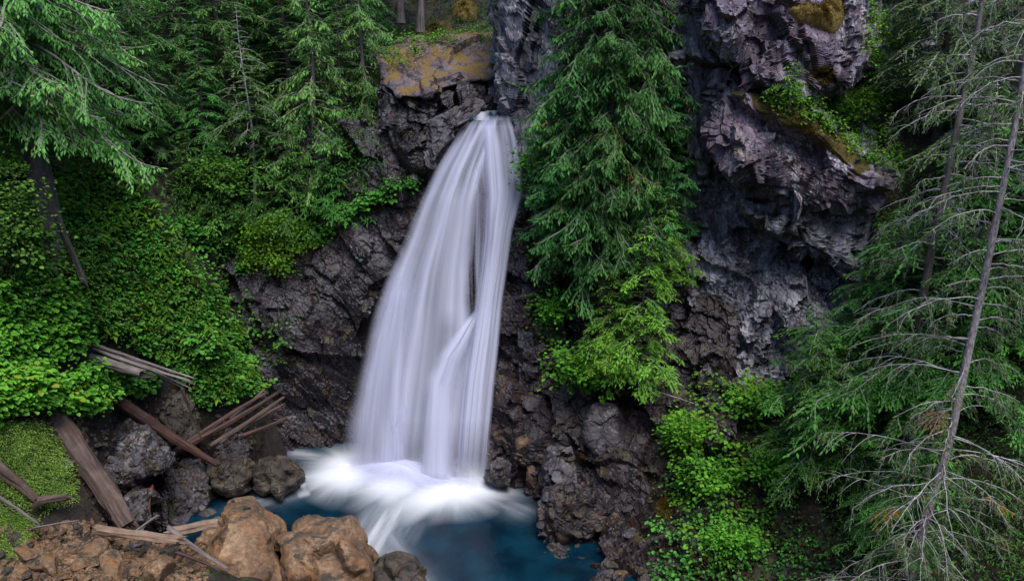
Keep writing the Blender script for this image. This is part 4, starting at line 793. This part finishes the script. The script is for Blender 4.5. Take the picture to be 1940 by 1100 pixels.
# the dead hemlock
def dead_tree(name, label, cpts, r0, r1, nb, Lr, seed, keep, mats, hangers=7):
    rs = np.random.RandomState(seed); P = np.array([at(*c) for c in cpts]); t = thing(name, label, 'tree', tuple(P[0])); P = P - P[0]
    tt = np.linspace(0, 1, 40); ks = np.linspace(0, 1, len(P)); path = np.stack([np.interp(tt, ks, P[:, k]) for k in range(3)], -1)
    path[1:-1] = (path[:-2] + 2 * path[1:-1] + path[2:]) / 4; path += np.stack([np.sin(tt * 9) * .06, np.cos(tt * 7) * .06, 0 * tt], -1)
    tk, tb, lv = Tubes(), Tubes(), Leaves(); tk.add(path, np.linspace(r0, r1, 40), 10)
    for i in range(nb):
        q = (i + rs.rand()) / nb; P0 = np.array([np.interp(q, tt, path[:, k]) for k in range(3)])
        az = rs.choice([math.pi, 0, -1.6, 1.6], p=[.45, .3, .17, .08]) + rs.normal(0, .45); L = rs.uniform(*Lr) * (1 - .35 * q)
        n = 14; s = np.linspace(0, 1, n); wob = rs.normal(0, .12); out = np.array([math.cos(az), math.sin(az), 0]); side = np.array([-out[1], out[0], 0])
        rise, dr = rs.uniform(.0, .35), rs.uniform(.25, .6)
        pts = P0 + out * (L * s)[:, None] + side * (L * wob * s * s)[:, None]; pts[:, 2] += L * (rise * s - dr * s ** 2.2)
        pts += np.cumsum(rs.normal(0, .022, pts.shape), 0)
        tb.add(pts, np.linspace(.03, .007, n), 5, False)
        if L > 2.2:
            for j in range(3):
                u = rs.uniform(.3, .8); b = np.array([np.interp(u, s, pts[:, k]) for k in range(3)]); m = np.linspace(0, 1, 7); sd = out * .7 + side * rs.choice([-1, 1]) * rs.uniform(.4, .9); l2 = L * rs.uniform(.2, .4)
                p2 = b + (m * l2)[:, None] * sd + np.cumsum(rs.normal(0, .015, (7, 3)), 0); p2[:, 2] -= l2 * .5 * m ** 2; tb.add(p2, np.linspace(.014, .004, 7), 4, False)
        for j in range(hangers):
            u = rs.uniform(.25, 1); b = np.array([np.interp(u, s, pts[:, k]) for k in range(3)]); hl = rs.uniform(.3, .95); m = np.linspace(0, 1, 5)
            dv = out * rs.uniform(.1, .6) + side * rs.normal(0, .5); hp = b + (m * hl)[:, None] * dv * .7; hp[:, 2] -= hl * m ** 1.6 * .8
            tb.add(hp, np.linspace(.012, .004, 5), 3, False)
            kk = 13; w = rs.rand(kk); bb = np.stack([np.interp(w, m, hp[:, k]) for k in range(3)], -1); ok = rs.rand(kk) < keep
            lv.kites(bb[ok], rs.normal(0, .5, (ok.sum(), 3)) + dv + np.array([0, 0, -.5]), rs.normal(0, .5, (ok.sum(), 3)) + np.array([0, -.4, .8]), rs.uniform(.1, .24, ok.sum()), .045, rs.uniform(.2, 1, ok.sum()))
            for e in range(3):
                w = rs.rand(); b2 = np.array([np.interp(w, m, hp[:, k]) for k in range(3)]); e2 = b2 + dv * rs.uniform(-.1, .25) + side * rs.normal(0, .15) - np.array([0, 0, rs.uniform(.1, .3)])
                tb.add(np.stack([b2, e2]), [.006, .003], 3, False)
    link('trunk', tk.mesh('trunk'), mats[0], t); link('branches', tb.mesh('branches'), mats[1], t); link('needles', lv.mesh('needles'), mats[2], t)
    return t
dead_tree('dead_hemlock', 'leaning dead hemlock with a pale grey trunk and bare drooping branches', [(1715, 1150, 26.6), (1745, 1000, 27), (1800, 830, 27.3), (1868, 520, 27.6), (1932, 190, 27.8), (1965, -60, 28)], .20, .08, 130, (1.4, 5.0), 170, .85, (M['deadbark'], M['dead'], M['hemgrey']), 11)
dead_tree('dead_hemlock', 'thinner grey dead trunk behind the leaning dead hemlock', [(1738, 620, 31.0), (1770, 430, 31.2), (1812, 260, 31.4), (1836, 140, 31.6), (1870, -60, 31.8)], .16, .09, 46, (1.2, 3.2), 171, .6, (M['bark'], M['dead'], M['hemgrey']), 7)
for k, (px, py, Y, mat, lab) in enumerate([(1660, 975, 26.8, 'autumn', 'yellowing bough sticking out low beside the dead trunk'), (1885, 960, 26.5, 'autumn', 'yellow leaved sprig right of the dead trunk foot'), (1905, 1035, 26.3, 'russet', 'browned bough in the lower right corner'), (1745, 790, 26.8, 'russet', 'browned hanging bough left of the dead trunk')]):
    lv, tb = Leaves(), Tubes(); rs = np.random.RandomState(180 + k)
    for j in range(4): spray_branch(lv, tb, rs, np.zeros(3), (math.pi if k in (0, 3) else 0) + rs.uniform(-.7, .7), rs.uniform(.8, 1.7), .1, .55, 0, .45, .11, .14, .055, .35, .6, .5, .012, .7, .3)
    t = thing('bough', lab, 'branch', gbase(px + (60 if k in (0, 3) else -30), py - 15, Y)); link('needles', lv.mesh('needles'), M[mat], t); link('branches', tb.mesh('branches'), M['dead'], t)

# ------------------------------------------------------------------ moss cushions grown over the rock
def box(A, k):
    for ax in (0, 1):
        P = np.concatenate([np.repeat(np.take(A, [0], ax), k, ax), A, np.repeat(np.take(A, [-1], ax), k, ax)], ax); A = sum(np.take(P, np.arange(j, j + A.shape[ax]), ax) for j in range(2 * k + 1)) / (2 * k + 1)
    return A
def moss(ol, mat, fuzz, thick, lab, seed):
    o = np.array(ol, float); o2 = np.vstack([o, o[:1]]); cum = np.concatenate([[0], np.cumsum(np.linalg.norm(np.diff(o2, axis=0), axis=1))])
    nt, nr = 90, 22; t = np.linspace(0, cum[-1], nt, endpoint=False); ox, oy = np.interp(t, cum, o2[:, 0]), np.interp(t, cum, o2[:, 1])
    for _ in range(3): ox = (np.roll(ox, 1) + 2 * ox + np.roll(ox, -1)) / 4; oy = (np.roll(oy, 1) + 2 * oy + np.roll(oy, -1)) / 4
    cx, cy = ox.mean(), oy.mean(); rr = np.linspace(.01, 1, nr)[:, None]; j = 1 + .25 * fbm(np.stack([ox * .06, oy * .06, 0 * ox + seed], -1), 3, seed)[None]
    px = cx + rr * j * (ox - cx)[None]; py = cy + rr * j * (oy - cy)[None]; H = np.array([[hit(a, b_) for a, b_ in zip(r1, r2)] for r1, r2 in zip(px, py)])
    Yd = np.median(H[..., 1]); H[..., 1] = np.clip(H[..., 1], Yd - 1.2, Yd + 1.2); H = at(px, py, box(H[..., 1], 2))
    P = H + np.array([0, -.75, .65]) * (thick * np.sqrt(np.clip(1 - rr ** 2, 0, 1)) * (1 + 1.6 * fbm(H * 1.6, 3, seed)) - .06)[..., None]
    base = P.reshape(-1, 3).mean(0); F = grid_faces(nr, nt, True); V = P.reshape(-1, 3); N = normals(V, F)
    if (N @ np.array([0, -1, .6])).mean() < 0: F = F[:, ::-1]; N = -N
    ob = link('moss_cushion', mesh_np('moss_cushion', V - base, F, None, True), mat); ob.location = base; tag(ob, lab, 'moss')
    lv = Leaves(); rs = np.random.RandomState(seed); k = rs.randint(0, len(V), 2600); lv.kites(V[k] - base + rs.normal(0, .03, (2600, 3)), N[k] + rs.normal(0, .6, (2600, 3)), rs.normal(0, 1, (2600, 3)), rs.uniform(.05, .13, 2600), .03, rs.normal(.5, .2, 2600))
    link('tufts', lv.mesh('tufts'), fuzz, ob)
moss([(1490, 22), (1520, 6), (1556, 22), (1570, 0), (1590, -5), (1602, 36), (1580, 68), (1548, 54), (1510, 44)], M['moss'], M['mossleaf'], .5, 'largest golden moss cushion near the top of the right cliff', 1)
moss([(1540, 140), (1560, 126), (1582, 138), (1575, 160), (1550, 158)], M['mossg'], M['mossolive'], .3, 'small olive moss cushion at the foot of the upper overhang', 2)
moss([(1380, 168), (1450, 182), (1510, 200), (1560, 228), (1620, 275), (1660, 330), (1640, 345), (1590, 300), (1540, 265), (1480, 235), (1420, 205)], M['mossg'], M['mossolive'], .28, 'long brown moss mat along the edge of the dark purple rock', 3)
moss([(852, 18), (880, 0), (906, 12), (902, 42), (872, 45), (856, 36)], M['moss'], M['mossolive'], .7, 'golden mossy mound above the slab', 4)
moss([(786, 62), (820, 38), (850, 40), (862, 66), (830, 82), (795, 80)], M['mossg'], M['mossolive'], .5, 'darker mossy mound left of the golden mossy mound', 5)
moss([(690, 390), (725, 372), (760, 368), (745, 388), (710, 405)], M['mossg'], M['mossolive'], .15, 'thin moss patch on the rock edge left of the falls', 6)
moss([(1240, 955), (1262, 935), (1280, 955), (1270, 985), (1248, 985)], M['mossg'], M['mossolive'], .2, 'yellowish moss patch on the dark bank right of the pool', 7)

# ------------------------------------------------------------------ logs and sticks
def pole(name, label, a, b, r0, r1, mat, seed=0, bend=0.08, cat='log', group=None, sides=12, flat=1.0, jag=True, n=22):
    """a log laid from point a to point b, its own length along local Z so that the grain runs with it"""
    a, b = np.array(a, float), np.array(b, float); Lg = np.linalg.norm(b - a); rs = np.random.RandomState(seed)
    s = np.linspace(0, 1, n); th = np.linspace(0, 2 * math.pi, sides, endpoint=False)
    T, S = np.meshgrid(th, s); rad = (r0 * (1 - S) + r1 * S) * (1 + .16 * np.sin(T * 2 + seed) + .10 * np.sin(T * 5 + S * 3)) * (1 + fbm(np.stack([np.cos(T) * 1.5, np.sin(T) * 1.5, S * Lg * .9], -1), 4, seed) * .8)
    X = rad * np.cos(T) + bend * np.sin(S * math.pi) * Lg * .3 * (1 if seed % 2 else -1) + fbm(np.stack([S * 3, 0 * S, 0 * S + seed], -1), 2, seed) * r0; Yc = rad * np.sin(T) * flat; Z = S * Lg
    Z[-1] += rs.uniform(-.7, .5, sides) * r1 * (5 if jag else .2); Z[0] += rs.uniform(-.5, .7, sides) * r0 * (2.5 if jag else .2)
    V = np.stack([X, Yc, Z], -1).reshape(-1, 3); F = grid_faces(n, sides, True); nv = len(V)
    V = np.vstack([V, V[:sides].mean(0) + [0, 0, r0 * .1], V[-sides:].mean(0) - [0, 0, r1 * .2]]); i = np.arange(sides); j = (i + 1) % sides
    Q = np.vstack([F[:, [0, 1, 2]], F[:, [0, 2, 3]], np.stack([np.full(sides, nv), j, i], -1), np.stack([np.full(sides, nv + 1), nv - sides + i, nv - sides + j], -1)])
    o = link(name, mesh_np(name, V, Q), mat); o.location = a; o.rotation_euler = Vector(b - a).to_track_quat('Z', 'Y').to_euler()
    if label: tag(o, label, cat, group)
    return o
def on(px, py, up=0.0): p = hit(px, py); return p + np.array([0, 0, up])
BIGL = pole('log', 'big straight brown log leaning down the lower left bank', at(98, 780, 33.6), at(245, 1002, 31.6), .46, .34, M['log'], 1, .05, n=30)
RED = pole('log', 'dark reddish log reaching from the bank to the olive brown boulder', at(200, 742, 37.2), at(418, 882, 38.2), .38, .15, M['redlog'], 2, .04, n=28)
for k, (x, y, r) in enumerate([(165, 740, .12), (178, 762, .1), (150, 755, .08)]):
    o = pole('root', None, at(205, 746, 37.2), at(x, y, 37.0), r, r * .4, M['redlog'], 20 + k, .5); o.parent = RED; o.matrix_parent_inverse = (lambda m: m)(__import__('mathutils').Matrix.LocRotScale(RED.location, RED.rotation_euler, None).inverted())
LG = 'broken logs heaped at the pool edge'
for k, (x0, y0, Y0, x1, y1, Y1, r, mat, lab) in enumerate([
    (322, 862, 39.0, 528, 742, 42.4, .17, 'redlog', 'longest reddish log of the heap, lying on top'), (335, 852, 39.3, 505, 742, 42.8, .14, 'redlog', 'reddish log directly behind the longest log of the heap'),
    (400, 842, 39.6, 536, 752, 42.2, .12, 'log', 'brown log of the heap ending in a split tip'), (415, 838, 39.8, 538, 764, 42.0, .11, 'log', 'brown log just below the split tipped log of the heap'),
    (455, 828, 40.2, 545, 790, 41.4, .16, 'redlog', 'lowest reddish log of the heap, pointing at the falls'), (325, 840, 39.8, 455, 818, 40.6, .12, 'redlog', 'log crossing under the heap at its left end'),
    (440, 792, 42.0, 500, 738, 43.0, .10, 'greylog', 'short grey log at the back of the heap')]):
    pole('log', lab, at(x0, y0, Y0 - 1.0), at(x1, y1, Y1 - .7), r, r * .45, M[mat], 30 + k, .09, group=LG, n=24)
SPL = thing('splintered_log', 'splintered grey log with long parallel splinters above the boulders', 'log', at(250, 690, 36.6))
for k, (x0, y0, x1, y1, r) in enumerate([(150, 652, 362, 722, .10), (165, 650, 368, 716, .08), (190, 655, 360, 734, .09), (140, 640, 330, 705, .12), (230, 672, 350, 736, .06), (200, 662, 368, 728, .05)]):
    o = pole('splinter', None, at(x0, y0, 36.9 + k * .06), at(x1, y1, 36.2 + k * .07), r, r * .6, M['greylog'], 50 + k, .03, flat=.6); o.location = np.array(o.location) - np.array(SPL.location); o.parent = SPL
pole('log', 'dark half buried log under the splintered grey log', at(118, 664, 36.4), at(275, 708, 36.4), .30, .22, M['greylog'], 60, .02)
pole('stick', 'upright thin stick leaning between the splintered log and the crossed logs', at(345, 735, 37.6), at(381, 832, 38.4), .07, .045, M['log'], 61, .03, cat='stick')
pole('log', 'bleached tan log lying across the rubble at the bottom left', at(185, 1003, 30.4), at(345, 1022, 30.0), .2, .14, M['tanlog'], 62, .03)
pole('log', 'short tan log end lying against the pointed orange boulder', at(322, 1006, 31.4), at(418, 990, 31.8), .2, .18, M['tanlog'], 63, .02)
pole('stick', 'grey stick slanting across the rubble to the bottom edge', at(320, 1000, 30.6), at(432, 1078, 29.6), .1, .06, M['greylog'], 64, .02, cat='stick')
pole('stick', 'dark stick lying below the slanting grey stick', at(335, 1045, 29.8), at(420, 1080, 29.4), .06, .05, M['redlog'], 65, .02, cat='stick')
pole('stick', 'short red stick standing in the dark water between rocks', at(286, 922, 35.6), at(281, 966, 35.0), .12, .07, M['redwood'], 66, .1, cat='stick')
pole('log', 'dark curved branch lying on the grass at the left border', at(-25, 868, 29.6), at(72, 948, 29.8), .28, .16, M['log'], 67, .04)
pole('log', 'knotty dark branch end at the lower edge of the grass', at(66, 950, 29.7), at(128, 940, 30.4), .18, .12, M['log'], 68, .05)
pole('stick', 'thin bent stick under the dark curved branch', at(-10, 935, 28.4), at(72, 992, 28.6), .06, .04, M['greylog'], 69, .05, cat='stick')
pole('snag', 'broken grey snag leaning on the left slope below the cedar trunk', at(104, 398, 35.4), at(158, 536, 36.3), .12, .16, M['bark'], 70, .03, cat='dead trunk')
pole('stick', 'pale twig lying on the right slope over the spur', at(1225, 735, 38.0), at(1318, 765, 37.0), .03, .015, M['dead'], 71, .05, cat='stick')
for k, (x0, y0, Y0, x1, y1, Y1) in enumerate([(300, 975, 31.4, 235, 1020, 30.6), (60, 1000, 29, 150, 985, 30)]):
    pole('stick', ['thin grey stick at the foot of the big straight log', 'thin stick lying between the grass and the rubble'][k], at(x0, y0, Y0), at(x1, y1, Y1), .05, .03, M['greylog'], 72 + k, .04, cat='stick')

# ------------------------------------------------------------------ rubble bank
protos = []
def stone_mesh(seed):
    rs = np.random.RandomState(seed); n = 9; g = np.linspace(-1, 1, n); A, B = np.meshgrid(g, g); Fs, Vs = [], []
    for ax in range(3):
        for sg in (1, -1):
            c = [None] * 3; c[ax] = np.full_like(A, sg); c[(ax + 1) % 3] = A * sg; c[(ax + 2) % 3] = B
            Fs.append(grid_faces(n, n) + len(Fs) * n * n); Vs.append(np.stack(c, -1).reshape(-1, 3))
    V = np.vstack(Vs); key = np.round(V * 100).astype(int); _, ix, inv = np.unique(key, axis=0, return_index=True, return_inverse=True); V = V[ix]; F = inv.reshape(-1)[np.vstack(Fs)]
    V = unit(V) * (0.55 + .45 * np.abs(V).min(1, keepdims=True) * 0 + .25)
    for _ in range(7):                      # knock flat faces off it
        d = unit(rs.normal(0, 1, 3)); lim = rs.uniform(.38, .62); q = V @ d; V = V - np.where(q > lim, q - lim, 0)[:, None] * d
    return mesh_np('stone', V * np.array([1.2, .95, .7]) * 1.3 + fbm(V * 2.5, 3, seed)[:, None] * .12, F)
stones = {m: [stone_mesh(s + 10 * i) for s in range(6)] for i, m in enumerate(('tan', 'grey', 'brown'))}
rs = np.random.RandomState(77); placed = []
def add_stone(px, py, size, mk, lab, grp):
    P = hit(px, py); me = stones[mk][rs.randint(6)]
    o = bpy.data.objects.new('stone', me); COL.objects.link(o)
    if not me.materials: me.materials.append(M[mk])
    o.location = P + np.array([0, 0, size * .15]); o.scale = (size, size * rs.uniform(.7, 1.1), size * rs.uniform(.6, 1)); o.rotation_euler = (rs.uniform(-.5, .5), rs.uniform(-.5, .5), rs.uniform(0, 6.28))
    tag(o, lab, 'stone', grp)
poly = [(-20, 1005), (60, 1000), (170, 985), (300, 1020), (400, 1030), (380, 1100), (-20, 1100)]
n = 0
while n < 230:
    a, b = rs.uniform(-20, 420), rs.uniform(965, 1105)
    if inpoly(np.array([a]), np.array([b]), poly)[0]:
        n += 1; add_stone(a, b, rs.choice([.12, .18, .28, .42], p=[.36, .36, .2, .08]), 'tan' if rs.rand() < .72 else 'brown', 'loose tan or brown stone of the rubble bank at the bottom left', 'stones of the rubble bank at the bottom left')
for (a, b, s, mk, lab) in [(45, 1045, .62, 'tan', 'large tan rubble rock at the left border with a dark underside'), (95, 1075, .6, 'tan', 'flat tan rubble rock right of the left border rock'), (165, 1050, .7, 'tan', 'steep tan rubble rock under the bleached log'), (220, 1080, .85, 'tan', 'broad tan rubble rock at the bottom edge'), (300, 1090, .9, 'tan', 'orange rubble rock touching the bottom edge beside the slanting stick'), (340, 1030, .4, 'grey', 'grey rubble rock under the slanting grey stick'), (250, 1035, .4, 'grey', 'grey rubble stone just below the bleached tan log')]:
    add_stone(a, b, s, mk, lab, None)
add_stone(352, 988, .75, 'grey', 'wet grey rock behind the short tan log end', None)
add_stone(392, 972, .5, 'brown', 'brown rock at the water edge behind the pointed orange boulder', None)
n = 0
while n < 60:
    a, b = rs.uniform(130, 480), rs.uniform(760, 1000)
    P = hit(a, b)
    if P[2] > -.1: n += 1; add_stone(a, b, rs.choice([.1, .16, .25], p=[.4, .4, .2]), 'grey' if rs.rand() < .6 else 'brown', 'small dark stone among the boulders of the left shore', 'small stones among the left shore boulders')
n = 0
while n < 50:
    a, b = rs.uniform(930, 1250), rs.uniform(860, 1090)
    P = hit(a, b)
    if P[2] > -.1: n += 1; add_stone(a, b, rs.choice([.12, .2, .32], p=[.4, .4, .2]), 'grey' if rs.rand() < .5 else 'brown', 'small wet stone on the rocky right shore', 'small wet stones on the right shore')

def gravel(name, label, poly, n, mat, size, seed):
    rs = np.random.RandomState(seed); Vs, Fs, o = [], [], 0
    cube = np.array([[-1, -1, -1], [1, -1, -1], [1, 1, -1], [-1, 1, -1], [-.7, -.7, 1], [.8, -.6, .9], [.6, .8, 1], [-.7, .6, .8]], float); cf = np.array([[0, 3, 2, 1], [4, 5, 6, 7], [0, 1, 5, 4], [1, 2, 6, 5], [2, 3, 7, 6], [3, 0, 4, 7]])
    p = np.array(poly, float); x0, y0 = p.min(0); x1, y1 = p.max(0); k = 0
    while k < n:
        a, b = rs.uniform(x0, x1), rs.uniform(y0, y1)
        if not inpoly(np.array([a]), np.array([b]), poly)[0]: continue
        P = hit(a, b); k += 1
        if P[2] < -.05: continue
        q = cube * rs.uniform(*size) * rs.uniform(.5, 1.2, 3) + rs.normal(0, .12, (8, 3)) * size[0]; c, d = math.cos(a * 9), math.sin(a * 9)
        q = q @ np.array([[c, d, 0], [-d, c, 0], [0, 0, 1]]) + P; Vs.append(q); Fs.append(cf + o); o += 8
    return tag(link(name, mesh_np(name, np.vstack(Vs), np.vstack(Fs)), mat), label, 'gravel', kind='stuff')
gravel('gravel', 'tan gravel and broken rock of the bank at the bottom left', [(-30, 1010), (60, 1000), (170, 985), (300, 1015), (400, 1030), (390, 1110), (-30, 1110)], 1900, M['tan'], (.04, .12), 5)
gravel('gravel', 'dark gravel and wood bits between the left shore boulders', [(120, 800), (200, 760), (330, 740), (480, 760), (490, 840), (330, 1000), (180, 990)], 900, M['brown'], (.03, .1), 6)
cover('litter', 'brown litter and small dark plants on the bare soil of the right slope', [[(1225, 900), (1290, 760), (1500, 900), (1640, 1000), (1640, 1110), (1230, 1110)]], 420, M['russet2'], leaf=(.08, .2), per=9, hgt=(.02, .2), seed=31, cat='litter')
cover('undergrowth', 'mixed small green plants creeping over the right bank by the pool', [[(1235, 930), (1330, 860), (1520, 960), (1600, 1060), (1500, 1110), (1240, 1110)]], 260, M['leafdeep'], leaf=(.1, .24), per=9, hgt=(.05, .35), seed=32)

# repeats share a group
for src, g in ((hemA, HG), (hemB, HG), (sap, 'young hemlocks on the ledge left of the falls')): src['group'] = g
for o in list(scene.objects):
    if o.parent is None and 'group' not in o:
        k = o.name.split('.')[0]
        g = {'boulder': 'boulders round the plunge pool', 'bush': 'bushes on the ravine slopes', 'moss_cushion': 'moss cushions on the rocks', 'stick': 'sticks washed up on the banks', 'bough': 'discoloured boughs at the right', 'dead_hemlock': 'dead hemlocks at the right', 'fir_tree': 'slim trees above the mossy slab'}.get(k)
        if k == 'cedar_tree' and o.location.x > -2 and o.location.x < 12: g = 'hanging cedars right of the falls'
        if g: o['group'] = g
